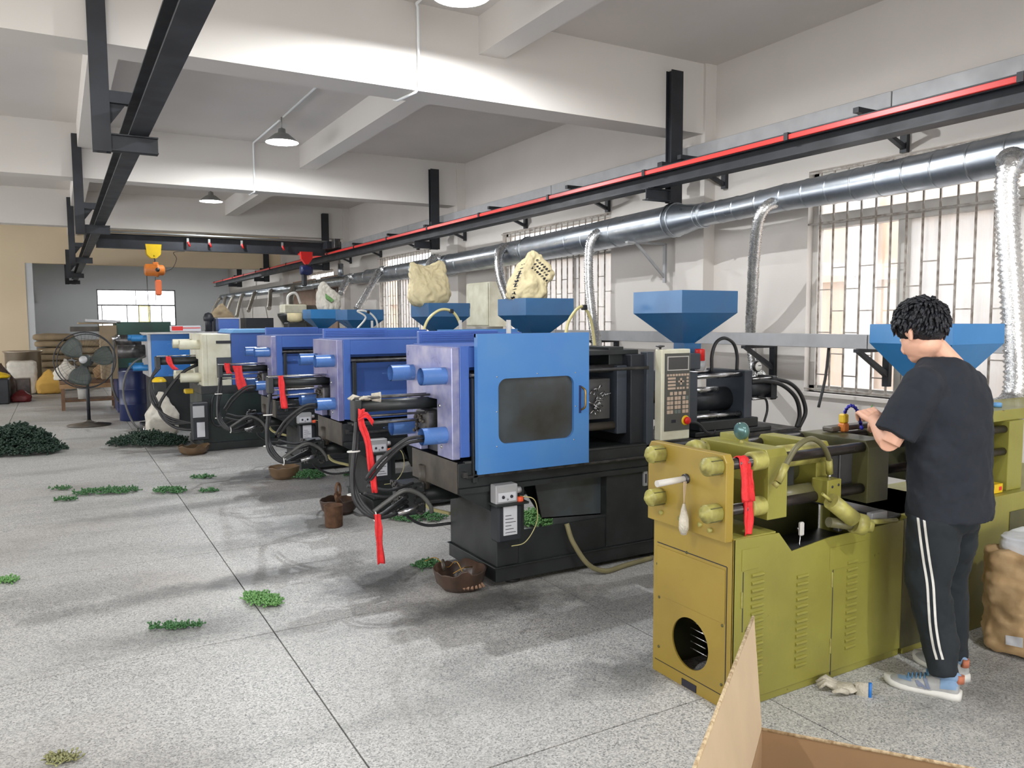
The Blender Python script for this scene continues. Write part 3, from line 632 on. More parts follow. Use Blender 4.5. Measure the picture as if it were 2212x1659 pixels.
def hopper(parent, X, Y, zb, wtop, w2, ztop, zmid, mt, throat=True, name='hopper'):
    """square hopper: vertical band over an inverted pyramid"""
    h = wtop/2; k = w2/2
    b = MB(); v = []
    for s, z in ((h, ztop), (h, zmid), (k, zb)): v += [V((X-s, Y-s, z)), V((X+s, Y-s, z)), V((X+s, Y+s, z)), V((X-s, Y+s, z))]
    t = .006; iv = []
    for s, z in ((h-t, ztop), (h-t, zmid), (k-t, zb)): iv += [V((X-s, Y-s, z)), V((X+s, Y-s, z)), V((X+s, Y+s, z)), V((X-s, Y+s, z))]
    f = []
    for l in (0, 4):
        for i in range(4): f.append((l+i, l+(i+1) % 4, l+4+(i+1) % 4, l+4+i)); f.append((12+l+i, 16+l+i, 16+l+(i+1) % 4, 12+l+(i+1) % 4))
    for i in range(4): f.append((i, 12+i, 12+(i+1) % 4, (i+1) % 4)); f.append((8+i, 8+(i+1) % 4, 20+(i+1) % 4, 20+i))
    b.add(v+iv, f); o = b.build(name, mt, parent)
    if throat:
        MB().box(X-k*1.1, X+k*1.1, Y-k*1.1, Y+k*1.1, zb-.07, zb+.01).box(X-k*1.6, X+k*1.6, Y-k*1.6, Y+k*1.6, zb-.085, zb-.07).build('hopper_throat', mt, parent, bevel=.003)
    return o
def tiebar_tube(parent, x0, x1, y, z, r, mt, nm='tie_bar_cover'):
    n = 24; o = MB()
    o.tube([(x0, y, z), (x1, y, z)], r, n, False); o.tube([(x0, y, z), (x0, y, z)], [r, r-.005], n, False)
    o.tube([(x0, y, z), (x0+.09, y, z)], r-.005, n, False); o.lathe((x0+.09, y, z), [(0, 0), (r-.004, 0)], (1, 0, 0), n); return o.build(nm, mt, parent)
def hose(parent, pts, r, mt=None, name='hose', n=8): return MB().tube(spline(pts, n), r, 8).build(name, mt or M_RUBBER, parent)
def ribbon(pts, w, wd, label=None, parent=None, name='ribbon', seed=1, grp=None, folds=3, fr=.006, mt=None):
    """a crumpled strip of cloth hanging along pts, wd = direction of its width"""
    rnd = random.Random(seed); p = spline(pts, 8); wd = V(wd).normalized(); vs = []; n = len(p); m_ = 7
    nrm = wd.cross(V((0, 0, 1))).normalized()
    for i, q in enumerate(p):
        ww = w*(1+.12*math.sin(i*.5+seed)+.1*(i/n))
        for j in range(m_):
            u = j/(m_-1)-.5
            vs.append(q + wd*u*ww + nrm*fr*math.sin(u*2*PI*folds/2+i*.12+seed) + V((0, 0, rnd.uniform(-.003, .003))))
    f = [(i*m_+j, i*m_+j+1, (i+1)*m_+j+1, (i+1)*m_+j) for i in range(n-1) for j in range(m_-1)]
    o = MB().add(vs, f, True).build(name, mt or M_RED, parent, label, 'ribbon' if parent is None else None, grp)
    s_ = o.modifiers.new('solid', 'SOLIDIFY'); s_.thickness = .0025; return o
def blue_machine(dx, dy, first, label, side='M1'):
    X = lambda v: v+dx
    Y = lambda v: v+dy
    r = empty('injection_machine', (X(3.2), Y(4.35), 0), label, 'machine', 'blue injection moulding machines')
    def bx(*a, **k): return MB().box(X(a[0]), X(a[1]), Y(a[2]), Y(a[3]), a[4], a[5])
    def bb(x0, x1, y0, y1, z0, z1, b=.004): return MB().bevbox(X(x0), X(x1), Y(y0), Y(y1), z0, z1, b)
    P = lambda x, y, z: (X(x), Y(y), z)
    # base frame on feet
    base = MB(); base.box(X(2.2), X(4.95), Y(4.03), Y(4.68), .035, .12).box(X(2.19), X(4.95), Y(4.02), Y(4.69), .12, .127)
    base.build('base_skid', M_BLACK2, r, bevel=.003)
    for fx in (2.36, 3.4, 4.7):
        for fy in (4.12, 4.58):
            MB().lathe(P(fx, fy, 0), [(0, 0), (.05, 0), (.055, .012), (.04, .022), (.015, .024), (.015, .036)], n=16).build('foot', M_RUBBER, r)
    bx(2.21, 2.36, 4.035, 4.675, .127, .62).build('leg_box', M_BLACK2, r, bevel=.004)
    bx(2.36, 2.40, 4.035, 4.06, .127, .62).build('leg_flange', M_BLACK2, r)
    bx(3.02, 3.40, 4.035, 4.675, .127, .62).build('leg_box', M_BLACK2, r, bevel=.004)
    bx(3.40, 4.90, 4.045, 4.66, .127, .74).build('oil_tank', M_BLACK2, r, bevel=.006)
    for k in range(6): bx(3.5+.2*k, 3.64+.2*k, 4.036, 4.046, .30, .60).build('louvre_panel', M_BLACK2, r)
    # chute between the legs
    MB().prism([P(2.52, 4.10, .60), P(3.02, 4.10, .60), P(3.02, 4.10, .33), P(2.57, 4.10, .36)], (0, .012, 0)).build('chute_plate', M_SMOKE, r)
    MB().prism([P(2.57, 4.10, .36), P(3.02, 4.10, .33), P(3.02, 4.45, .55), P(2.57, 4.45, .58)], (0, 0, .008)).build('chute', M_BLACK2, r)
    bx(2.45, 3.02, 4.055, 4.08, .28, .31).build('cross_rail', M_BLACK2, r)
    bx(2.36, 3.02, 4.045, 4.06, .127, .325).build('front_skirt', M_BLACK2, r)
    # bed
    bx(1.955, 3.42, 4.03, 4.68, .63, .775).build('bed', M_BLACK2, r, bevel=.004)
    bx(1.945, 1.955, 4.03, 4.68, .60, .785).build('bed_end_plate', M_BED, r, bevel=.003)
    MB().prism([P(1.95, 4.032, .60), P(2.21, 4.032, .45), P(2.21, 4.032, .63), P(1.95, 4.032, .63)], (0, .012, 0)).build('gusset', M_BLACK2, r)
    bx(1.96, 3.42, 4.012, 4.03, .60, .63).build('bed_lip', M_BLACK2, r)
    bx(2.0, 3.4, 4.0, 4.03, .69, .705).build('door_track', M_DSTEEL, r, bevel=.003)
    MB().box(X(1.975), X(2.0), Y(3.99), Y(4.03), .70, .73).build('door_stop', M_DSTEEL, r)
    # fixed end platen with notch
    ye, yf = 4.035, 4.705; nx0, nx1, nz = 4.24, 4.49, 1.135
    pl = [(ye, .80), (ye, 1.445), (yf, 1.445), (yf, .80), (nx1, .80), (nx1, nz), (nx0, nz), (nx0, .80)]
    MB().prism([P(1.925, y, z) for y, z in pl], (.05, 0, 0)).build('end_platen', M_SILV if first else M_SILV2, r, bevel=.004)
    for (yy, zz) in ((4.13, 1.28), (4.60, 1.275), (4.13, .935), (4.60, .935)):
        tiebar_tube(r, X(1.775), X(1.926), Y(yy), zz, .05, M_TUBE)
    for (yy, zz) in ((4.2, 1.1), (4.55, 1.1), (4.18, .86)):
        MB().lathe(P(1.925, yy, zz), [(0, -.006), (.009, -.006), (.012, 0)], (1, 0, 0), 10).build('bolt', M_STEEL, r)
    # cover box behind it
    xe = 2.80 if first else 3.0
    bx(xe, 3.24, 4.66, 4.67, .775, 1.37).build('rear_shade_sheet', M_BLACK, r)  # black sheet added so the open mould area looks dark inside
    bx(1.98, 1.99, 4.22, 4.52, .80, 1.15).build('notch_fill', M_BLACK, r)  # black sheet put in to fill the notch dark
    bx(1.975, 2.035, 4.03, 4.05, .81, 1.447).build('side_cover', M_BLUE, r, bevel=.003)
    bx(1.975, xe, 4.03, 4.7, 1.445, 1.452).build('top_cover', M_BLUE, r)
    bx(2.035, xe, 4.15, 4.16, .79, 1.445).build('recess_panel', M_BLUE, r)
    bx(2.035, xe, 4.03, 4.05, 1.33, 1.447).build('side_header', M_BLUE, r)
    bx(1.975, xe, 4.69, 4.7, .79, 1.447).build('rear_cover', M_BLUE, r)
    bb(2.042, 2.072, 4.0, 4.03, .66, 1.27, .003).build('guard_post', M_BLACK2, r)
    MB().tube([P(2.03, 4.005, 1.285), P(3.33, 4.005, 1.285)], .011, 10).build('guide_rod', M_DSTEEL, r)
    MB().tube([P(2.06, 3.995, .735), P(2.16, 3.995, .735)], .009, 10).build('guide_rod', M_DSTEEL, r)
    # rear guard door sticking up behind
    bb(2.03, 2.62, 4.74, 4.775, .80, 1.53).build('rear_guard', M_BLUE, r)
    for k in range(4): bx(2.05, 2.6, 4.735, 4.741, 1.465+.015*k, 1.468+.015*k).build('rear_guard_rib', M_BLUE, r)
    bb(2.62, xe+.02, 4.76, 4.79, .80, 1.515).build('rear_guard', M_BLUE, r)
    # sliding front door
    d = 0 if first else .72
    x0, x1, z0, z1 = 2.045+d, 2.815+d, .718, 1.522; hx0, hx1, hz0, hz1 = 2.178+d, 2.703+d, .884, 1.263
    n = 8; R_ = .055; outer = [(x0, z0), (x1, z0), (x1, z1), (x0, z1)]
    hole = []
    for cx, cz, a in ((hx1-R_, hz0+R_, -90), (hx1-R_, hz1-R_, 0), (hx0+R_, hz1-R_, 90), (hx0+R_, hz0+R_, 180)):
        for i in range(n+1): t = math.radians(a+90*i/n); hole.append((cx+R_*math.cos(t), cz+R_*math.sin(t)))
    b = MB(); N_ = len(hole); yA, yB = Y(3.945), Y(3.965)
    vs = [V((X(x), y, z)) for y in (yA, yB) for x, z in outer] + [V((X(x), y, z)) for y in (yA, yB) for x, z in hole]
    f = []
    for s, o_ in ((0, 8), (4, 8+N_)):
        for c in range(4):   # corner fans: outer corner c with its arc, then the straight run to the next arc
            oc = [1, 2, 3, 0][c]
            for i in range(n): f.append((s+oc, o_+c*(n+1)+i, o_+c*(n+1)+i+1))
            oc2 = [1, 2, 3, 0][(c+1) % 4]
            f.append((s+oc, o_+c*(n+1)+n, o_+((c+1) % 4)*(n+1), s+oc2))
    for i in range(N_): f.append((8+i, 8+(i+1) % N_, 8+N_+(i+1) % N_, 8+N_+i))
    for i in range(4): f.append((i, (i+1) % 4, 4+(i+1) % 4, 4+i))
    b.add(vs, f); door = b.build('sliding_door', M_DBLUE, r)
    bx(hx0-.02, hx1+.02, 3.967, 3.972, hz0-.02, hz1+.02).build('door_window', M_SMOKE, door)
    for px_, pz_ in ((hx0-.012, hz0-.012), (hx0-.012, (hz0+hz1)/2), (hx0-.008, hz1+.012), ((hx0+hx1)/2, hz1+.02), (hx1+.01, hz1+.016), (hx1+.012, (hz0+hz1)/2), (hx1, hz0-.014)):
        MB().lathe(P(px_, 3.945, pz_), [(0, -.003), (.0045, -.002), (.005, 0)], (0, 1, 0), 8).build('rivet', M_STEEL, door)
    bx(x0, x1, 3.965, 3.985, z0, z0+.02).build('door_edge', M_DBLUE, door)
    bx(x0, x0+.02, 3.965, 3.985, z0, z1).build('door_edge', M_DBLUE, door)
    bx(x0, x1, 3.965, 3.985, z1-.02, z1).build('door_edge', M_DBLUE, door)
    MB().tube(spline([P(x1-.055, 3.944, 1.19), P(x1-.05, 3.915, 1.17), P(x1-.05, 3.912, 1.12), P(x1-.05, 3.915, 1.07), P(x1-.058, 3.944, 1.05)], 6), .006, 8).build('handle', M_BRASS if first else M_DSTEEL, door)
    bx(x1-.075, x1-.06, 3.942, 3.946, 1.03, 1.20).build('handle_plate', M_NAVY, door)
    MB().box(X(x0+.23), X(x0+.25), Y(4.0), Y(4.02), 1.5, 1.6).build('guard_switch_post', M_FRAME, r)
    # cylinder on the end
    yc = 4.37
    MB().tube([P(1.49, yc, 1.105), P(2.1, yc, 1.105)], .036, 20).build('core_cylinder', M_BLACK2, r)
    bb(1.45, 1.495, yc-.045, yc+.045, 1.02, 1.15, .006).build('cylinder_head', M_BLACK2, r)
    for zz, yy in ((1.155, yc-.03), (1.155, yc+.03), (1.05, yc-.035), (1.0, yc+.02)): MB().tube([P(1.455, yy, zz), P(2.1, yy, zz)], .007, 8).build('cylinder_rod', M_STEEL if not first else M_DSTEEL, r)
    bb(1.88, 2.0, yc-.09, yc+.09, .92, 1.06, .01).build('toggle_motor', M_DSTEEL, r)
    bl = MB(); rnd = random.Random(5)
    for k in range(26): bl.ico(P(1.86+rnd.random()*.03, yc-.07+.14*rnd.random(), .93+.12*rnd.random()), .012, 1)
    bl.build('gear_grease', M_BED, r)
    # valve block with bumps under the bed end
    bb(1.78, 1.94, 4.45, 4.62, .40, .60, .012).build('valve_block', M_BLACK2, r)
    vb = MB(); rnd = random.Random(3)
    for k in range(60):
        a, c = rnd.random(), rnd.random(); s = rnd.choice((0, 1))
        p = (1.775, 4.45+.17*a, .40+.2*c) if s else (1.78+.16*a, 4.445, .40+.2*c)
        vb.bevbox(X(p[0])-.008, X(p[0])+.008, Y(p[1])-.008, Y(p[1])+.008, p[2]-.008, p[2]+.008, .003)
    vb.build('valve_fittings', M_DSTEEL, r, kind='stuff')
    MB().tube([P(1.95, 4.50, .55), P(1.95, 4.50, .70)], .035, 14).build('accumulator', M_BED, r)
    MB().tube([P(1.90, 4.58, .50), P(2.20, 4.56, .50)], .055, 16).build('pump_motor', M_BLACK2, r)
    # hoses
    for k, o_ in enumerate((0, .035, .02)):
        hose(r, [P(1.465+.01*k, 4.34+.03*k, 1.03), P(1.445+.012*k, 4.33+o_, .88), P(1.425+o_*.5, 4.32+o_, .70), P(1.435+o_, 4.30, .565), P(1.52+o_, 4.27, .475), P(1.66, 4.30+o_, .46+.02*k), P(1.80, 4.42, .47+.03*k)], .0125, M_RUBBER)
    for z_, x_ in ((.85, 1.445), (.60, 1.44)): MB().torus(P(x_, 4.345, z_), .034, .005, (0, .1, 1), 16, 6).build('cable_tie', M_WTIE, r)
    MB().torus(P(1.54, 4.28, .475), .03, .004, (1, 0, 0), 16, 6).build('cable_tie', M_WTIE, r)
    hose(r, [P(1.80, 4.13, .935), P(1.68, 4.12, .93), P(1.55, 4.16, .83), P(1.48, 4.25, .70)], .011)
    hose(r, [P(1.80, 4.14, .915), P(1.68, 4.14, .90), P(1.57, 4.18, .80), P(1.5, 4.26, .68)], .011)
    MB().tube([P(1.755, 4.13, .935), P(1.80, 4.13, .935)], .012, 10).build('fitting', M_STEEL, r)
    hose(r, [P(1.52, 4.28, .49), P(1.62, 4.26, .56), P(1.72, 4.25, .61), P(1.82, 4.26, .57), P(1.88, 4.26, .50), P(1.90, 4.28, .45)], .013, M_HOSEG)
    MB().tube([P(1.68, 4.27, .47), P(1.80, 4.25, .50)], .015, 10).build('fitting', M_STEEL, r)
    hose(r, [P(1.52, 4.34, .64), P(1.66, 4.34, .60), P(1.84, 4.42, .61)], .009); hose(r, [P(1.5, 4.34, .60), P(1.66, 4.34, .56), P(1.86, 4.42, .58)], .009)
    hose(r, [P(2.02, 4.71, .62), P(2.02, 4.72, .48), P(2.07, 4.72, .37), P(2.22, 4.7, .31)], .012, M_HOSEC, 'drain_tube')
    hose(r, [P(1.86, 4.62, .44), P(1.92, 4.72, .33), P(2.05, 4.72, .25), P(2.22, 4.68, .25)], .010)
    # lubricator on the leg
    lub = bb(2.15, 2.295, 3.93, 4.0, .535, .645, .004).build('lubricator_box', M_GREY, r)
    bx(2.165, 2.28, 3.924, 3.931, .548, .60).build('lubricator_face', M_PAPER, lub)
    for kx in (2.195, 2.25): MB().lathe(P(kx, 3.924, .575), [(0, -.006), (.009, -.005), (.01, 0)], (0, 1, 0), 12).build('knob', M_INK, lub)
    MB().lathe(P(2.222, 3.924, .561), [(0, -.006), (.005, -.005), (.006, 0)], (0, 1, 0), 10).build('knob', M_STEEL, lub)
    bx(2.145, 2.36, 3.91, 4.035, .522, .535).build('lubricator_shelf', M_BLACK2, r)
    tk = bb(2.165, 2.33, 3.935, 4.035, .30, .522, .012).build('lubricator_tank', M_BLACK, r)
    bx(2.20, 2.29, 3.929, 3.936, .345, .515).build('instruction_label', M_PAPER, tk)
    for k in range(6): bx(2.21, 2.28-.015*(k % 3), 3.927, 3.930, .36+.02*k, .363+.02*k).build('label_line', M_INK, tk)
    MB().lathe(P(2.32, 3.95, .535), [(0, .025), (.02, .025), (.022, .02), (.022, 0)], (0, 0, 1), 14).build('filler_cap', M_ORGLOW, r)
    MB().lathe(P(2.30, 3.96, .60), [(.0, .03), (.018, .03), (.02, 0), (0, 0)], (1, 0, 0), 12).build('pump_knob', M_GREY, r)
    hose(r, [P(2.33, 3.96, .56), P(2.42, 3.95, .53), P(2.45, 3.96, .42), P(2.43, 3.98, .33), P(2.36, 3.97, .27), P(2.28, 3.98, .26)], .003, M_HOSEC, 'tube')
    # mould area
    bx(3.23, 3.36, 4.06, 4.68, .775, 1.37).build('fixed_platen', M_BLACK, r, bevel=.006)
    bx(3.34, 3.40, 4.03, 4.10, .70, 1.385).build('platen_post', M_SLATE, r, bevel=.004)
    bx(3.15, 3.23, 4.10, 4.62, .85, 1.30).build('platen_face', M_SLATE, r, bevel=.004)
    bx(2.60, 2.72, 4.12, 4.62, .82, 1.36).build('moving_platen', M_BLACK2, r, bevel=.006)
    for (yy, zz) in ((4.16, 1.28), (4.58, 1.28), (4.14, .905), (4.58, .905)):
        MB().tube([P(1.98, yy, zz), P(3.24, yy, zz)], .027, 18).build('tie_bar', M_DSTEEL if zz > 1 else M_BED, r)
    mo = bx(2.74, 2.94, 4.15, 4.50, .95, 1.215).build('mould_half', M_MOLD, r, bevel=.004)
    bx(2.955, 3.13, 4.15, 4.50, .95, 1.215).build('mould_half', M_MOLD, r, bevel=.004)
    jm = MB(); rnd = random.Random(11)
    for k in range(34):
        c = V(P(2.97+.1*rnd.random(), 4.13, 1.08+.14*(rnd.random()-.5))); d_ = V((rnd.uniform(-.05, .05), rnd.uniform(-.02, .0), rnd.uniform(-.05, .05)))
        jm.tube([c, c+d_], .004, 6)
    jm.build('mould_fittings', M_STEEL, r)
    bx(2.82, 3.34, 4.12, 4.60, 1.37, 1.40).build('top_plate', M_BLACK2, r, bevel=.003)
    bx(3.12, 3.24, 4.15, 4.5, 1.30, 1.42).build('top_block', M_BLACK2, r, bevel=.004)
    MB().tube([P(2.82, 4.3, 1.43), P(3.02, 4.3, 1.43)], .022, 12).build('top_cylinder', M_BLACK, r)
    MB().tube([P(2.0, 4.04, .775), P(3.34, 4.04, .775)], .013, 10).build('lower_guide_rod', M_BLACK2, r)
    MB().box(X(3.315), X(3.345), Y(4.02), Y(4.035), .50, .60).build('latch_plate', M_GREY, r); MB().box(X(3.325), X(3.335), Y(4.016), Y(4.021), .52, .58).build('latch_slot', M_INK, r)
    # injection unit
    bx(3.42, 4.92, 4.10, 4.62, .74, .765).build('carriage_table', M_DSTEEL, r)
    bx(3.76, 3.90, 4.15, 4.55, .865, 1.225).build('injection_plate', M_SLATE, r, bevel=.006)
    bx(4.36, 4.44, 4.15, 4.55, .865, 1.22).build('injection_plate', M_SLATE, r, bevel=.006)
    for (yy, zz, rr) in ((4.19, 1.19, .018), (4.51, 1.19, .018), (4.19, .90, .02), (4.51, .92, .02), (4.22, 1.09, .022), (4.3, .96, .02)):
        MB().tube([P(3.9, yy, zz), P(4.36 if rr < .022 else 4.15, yy, zz)], rr, 16).build('guide_bar', M_STEEL, r)
    MB().tube([P(3.44, 4.35, 1.05), P(4.0, 4.35, 1.05)], .05, 18).build('barrel', M_DSTEEL, r)
    MB().tube([P(4.0, 4.35, 1.0), P(4.36, 4.35, 1.0)], .09, 18).build('hydraulic_motor', M_BLACK, r)
    MB().tube([P(4.44, 4.22, 1.08), P(4.66, 4.22, 1.08)], .07, 20).build('injection_cylinder', M_BLACK, r)
    bb(4.64, 4.70, 4.14, 4.32, .99, 1.17, .01).build('cylinder_cap', M_BLACK, r)
    for yy, zz in ((4.155, 1.155), (4.29, 1.155), (4.155, 1.005), (4.29, 1.005)): MB().tube([P(4.44, yy, zz), P(4.71, yy, zz)], .009, 8).build('cylinder_rod', M_STEEL, r)
    MB().tube([P(4.44, 4.35, .92), P(4.53, 4.35, .92)], .1, 20).build('motor_end', M_BLACK, r)
    bb(3.92, 4.50, 4.14, 4.56, .80, .87, .006).build('carriage', M_BLACK2, r); bb(3.86, 4.62, 4.12, 4.58, .765, .80, .006).build('carriage', M_BLACK2, r)
    MB().prism([P(3.98, 4.3, .87), P(4.2, 4.3, .87), P(4.12, 4.3, .98), P(4.04, 4.3, .98)], (0, .2, 0)).build('carriage_rib', M_BLACK2, r)
    gg = MB().lathe(P(4.56, 4.22, 1.24), [(0, -.016), (.037, -.016), (.04, -.012), (.04, .01), (.03, .014), (0, .014)], (0, 1, 0), 24).build('pressure_gauge', M_DSTEEL, r)
    MB().lathe(P(4.56, 4.203, 1.24), [(0, 0), (.034, 0), (.034, .004)], (0, 1, 0), 24).build('dial', M_GAUGE, gg)
    MB().box(X(4.555), X(4.585), Y(4.201), Y(4.203), 1.245, 1.25).build('needle', M_INK, gg)
    MB().tube([P(4.56, 4.22, 1.20), P(4.56, 4.22, 1.14)], .006, 8).build('gauge_stem', M_STEEL, r)
    hose(r, [P(4.08, 4.2, 1.22), P(4.08, 4.2, 1.34), P(4.12, 4.2, 1.43), P(4.20, 4.2, 1.46), P(4.29, 4.2, 1.42), P(4.33, 4.2, 1.33), P(4.33, 4.2, 1.22)], .0125)
    hose(r, [P(4.44, 4.16, 1.13), P(4.56, 4.14, 1.135), P(4.72, 4.12, 1.10), P(4.85, 4.10, 1.0), P(4.90, 4.10, .87), P(4.87, 4.10, .77)], .016)
    hose(r, [P(4.70, 4.2, 1.14), P(4.84, 4.16, 1.11), P(4.95, 4.14, 1.02), P(4.99, 4.12, .88), P(4.92, 4.12, .76)], .016)
    hose(r, [P(4.50, 4.15, 1.02), P(4.56, 4.13, 1.0), P(4.58, 4.13, .92), P(4.55, 4.13, .83)], .009)
    hose(r, [P(3.66, 4.02, .90), P(3.76, 4.0, .89), P(3.86, 4.02, .82), P(4.0, 4.1, .79), P(4.06, 4.14, .80)], .010)
    MB().lathe(P(4.0, 4.24, 1.225), [(0, .16), (.034, .16), (.036, .15), (.036, .075), (0, .075)], (0, 0, 1), 20).build('beacon', M_REDP if first else M_DSTEEL, r, label='red warning beacon' if first else None)
    MB().lathe(P(4.0, 4.24, 1.225), [(0, .075), (.042, .075), (.042, .03), (.03, 0)], (0, 0, 1), 20).build('beacon_base', M_GREY, r)
    bb(3.68, 3.90, 4.12, 4.22, 1.25, 1.36, .006).build('heater_box', M_SLATE, r)
    bb(4.02, 4.10, 4.30, 4.46, 1.22, 1.34, .004).build('bracket_block', M_SLATE, r)
    # hopper: front edge at y 4.15
    hx, hy = X(4.005), Y(4.41)
    hopper(r, hx, hy, 1.42, .53, .10, 1.80, 1.643, M_HBLUE)
    MB().box(hx-.08, hx+.08, hy-.09, hy-.08, 1.30, 1.42).build('throat_front', M_HBLUE, r)
    MB().tube([(hx, hy, 1.1), (hx, hy, 1.345)], .04, 14).build('feed_pipe', M_HBLUE, r)
    # control panel on the fixed platen
    if side == 'M1':
        cp = bb(3.405, 3.655, 3.96, 4.03, .80, 1.402, .006).build('control_panel', M_IVORY, r)
        bx(3.43, 3.645, 3.956, 3.961, .862, 1.375).build('keypad_plate', M_PANELG, cp)
        MB().frame(X(3.449), X(3.633), 1.262, 1.356, X(3.455), X(3.627), 1.268, 1.350, Y(3.952), Y(3.957)).build('screen_frame', M_FRAME, cp)
        bx(3.456, 3.626, 3.9535, 3.9565, 1.268, 1.350).build('screen', M_SCREEN, cp)
        def key(x, z, w_, h_, mt=M_KEY): bx(x-w_/2, x+w_/2, 3.953, 3.9565, z-h_/2, z+h_/2).build('key', mt, cp)
        for k in range(8): key(3.455+.0247*k, 1.232, .018, .014)
        for z in (1.210, 1.188, 1.166, 1.144):
            key(3.487, z, .066, .014); key(3.625, z, .017, .014)
        for x in (3.541, 3.566, 3.591): key(x, 1.144, .017, .014)
        key(3.568, 1.188, .05, .012); key(3.568, 1.188, .014, .045)
        for x in (3.485, 3.522, 3.56, 3.598): key(x, 1.110, .024, .022)
        for rr, z in enumerate((1.078, 1.048, 1.018, .988)):
            for c, x in enumerate((3.461, 3.489, 3.526, 3.554, 3.594, 3.622)):
                key(x, z, .023, .023, M_PANELG2 if (rr == 3 and c in (2, 3)) or (rr == 0 and c == 5) else M_KEY)
        MB().lathe(P(3.612, 3.956, .925), [(0, -.03), (.022, -.03), (.025, -.024), (.025, -.012), (.018, -.006), (.018, 0)], (0, 1, 0), 20).build('emergency_button', M_REDP, cp)
        MB().lathe(P(3.612, 3.956, .925), [(.018, -.004), (.033, -.003), (.034, 0)], (0, 1, 0), 20).build('button_ring', M_YEL, cp)
        bx(3.49, 3.525, 3.953, 3.957, .915, .935).build('key_switch', M_INK, cp)
        MB().lathe(P(3.425, 4.0, 1.402), [(0, .028), (.03, .024), (.03, .018), (.008, .012), (.008, 0)], (0, 0, 1), 16).build('panel_knob', M_DSTEEL, cp)
        hose(r, [P(2.70, 4.02, .33), P(2.72, 3.98, .22), P(2.80, 3.93, .08), P(2.92, 3.91, .022), P(3.1, 3.95, .016), P(3.36, 3.99, .016)], .016, M_HOSEY, 'drain_hose', 10)
    return r
M_SILV2 = mat('platen_blue_grey', rgb(124, 124, 170), .32, metal=.3, var=.4, vs=10, c2=rgb(150, 150, 180))
M_PANELG2 = mat('keys_worn', rgb(110, 120, 116), .55)
m1 = blue_machine(0, 0, True, 'nearest blue moulding machine with a blue windowed sliding door and keypad panel')
m2 = blue_machine(-.015, 2.07, False, 'second blue moulding machine, just left of the blue windowed door', 'M2')
m3 = blue_machine(-.03, 4.22, False, 'third blue moulding machine, between the white and the second blue one', 'M3')
# sacks standing in the hoppers of machines two and three
def sack(name, c, w_, d_, h, mt, label, cat='sack', top='fold', seed=1, lean=(0, 0), grp=None, n=26, m_=16, flare=1.0, squeeze=.25):
    rnd = random.Random(seed); vs = []; c = V(c)
    for j in range(m_+1):
        t = j/m_
        if top == 'fold': k = 1.0+.06*math.sin(t*PI)-.0*t; kd = 1.0-.8*max(0, (t-.5)/.5)**1.3
        elif top == 'tied': k = (1.0+.06*math.sin(t*3))*(1-.92*max(0, (t-.45)/.55)**1.2); kd = k
        elif top == 'open': k = 1.0+.05*math.sin(t*4+1)-.08*t; kd = k
        else: k = 1+.05*math.sin(t*PI); kd = 1.0
        if t < .08: k *= .9+1.2*t; kd *= .9+1.2*t
        for i in range(n):
            a = 2*PI*i/n; ca, sa = math.cos(a), math.sin(a)
            e = .55; x = math.copysign(abs(ca)**e, ca)*w_/2*k; y = math.copysign(abs(sa)**e, sa)*d_/2*kd
            q = V((x, y, t*h)); nn = noise.noise(q*7+V((seed*3.1, 0, 0)))*.022*min(1, h*2.5)+noise.noise(q*19+V((seed, 2, 0)))*.008
            q += V((ca, sa, 0))*nn
            if j == m_: q.z += .03*math.sin(i*1.3+seed)*h
            q.x += lean[0]*t*t*h; q.y += lean[1]*t*t*h
            vs.append(c+q)
    f = [(j*n+i, j*n+(i+1) % n, (j+1)*n+(i+1) % n, (j+1)*n+i) for j in range(m_) for i in range(n)]
    f.append(list(range(n))[::-1])
    if top != 'open': f.append([m_*n+i for i in range(n)])
    o = MB().add(vs, f, True).build(name, mt, None, label, cat, grp)
    ss = o.modifiers.new('sub', 'SUBSURF'); ss.levels = 1; ss.render_levels = 1; crumple(o, .8 if h > .15 else .4)
    if top == 'open': s_ = o.modifiers.new('s', 'SOLIDIFY'); s_.thickness = .004
    return o
def crumple(o, k=1.0):
    for sz, st, ty in ((.09, .035, 'HARD'), (.035, .010, 'HARD')):
        t = bpy.data.textures.new('crease', 'CLOUDS'); t.noise_scale = sz; t.noise_type = ty+'_NOISE'; t.noise_depth = 1; d = o.modifiers.new('crease', 'DISPLACE'); d.texture = t; d.strength = st*k; d.mid_level = .35; d.texture_coords = 'GLOBAL'
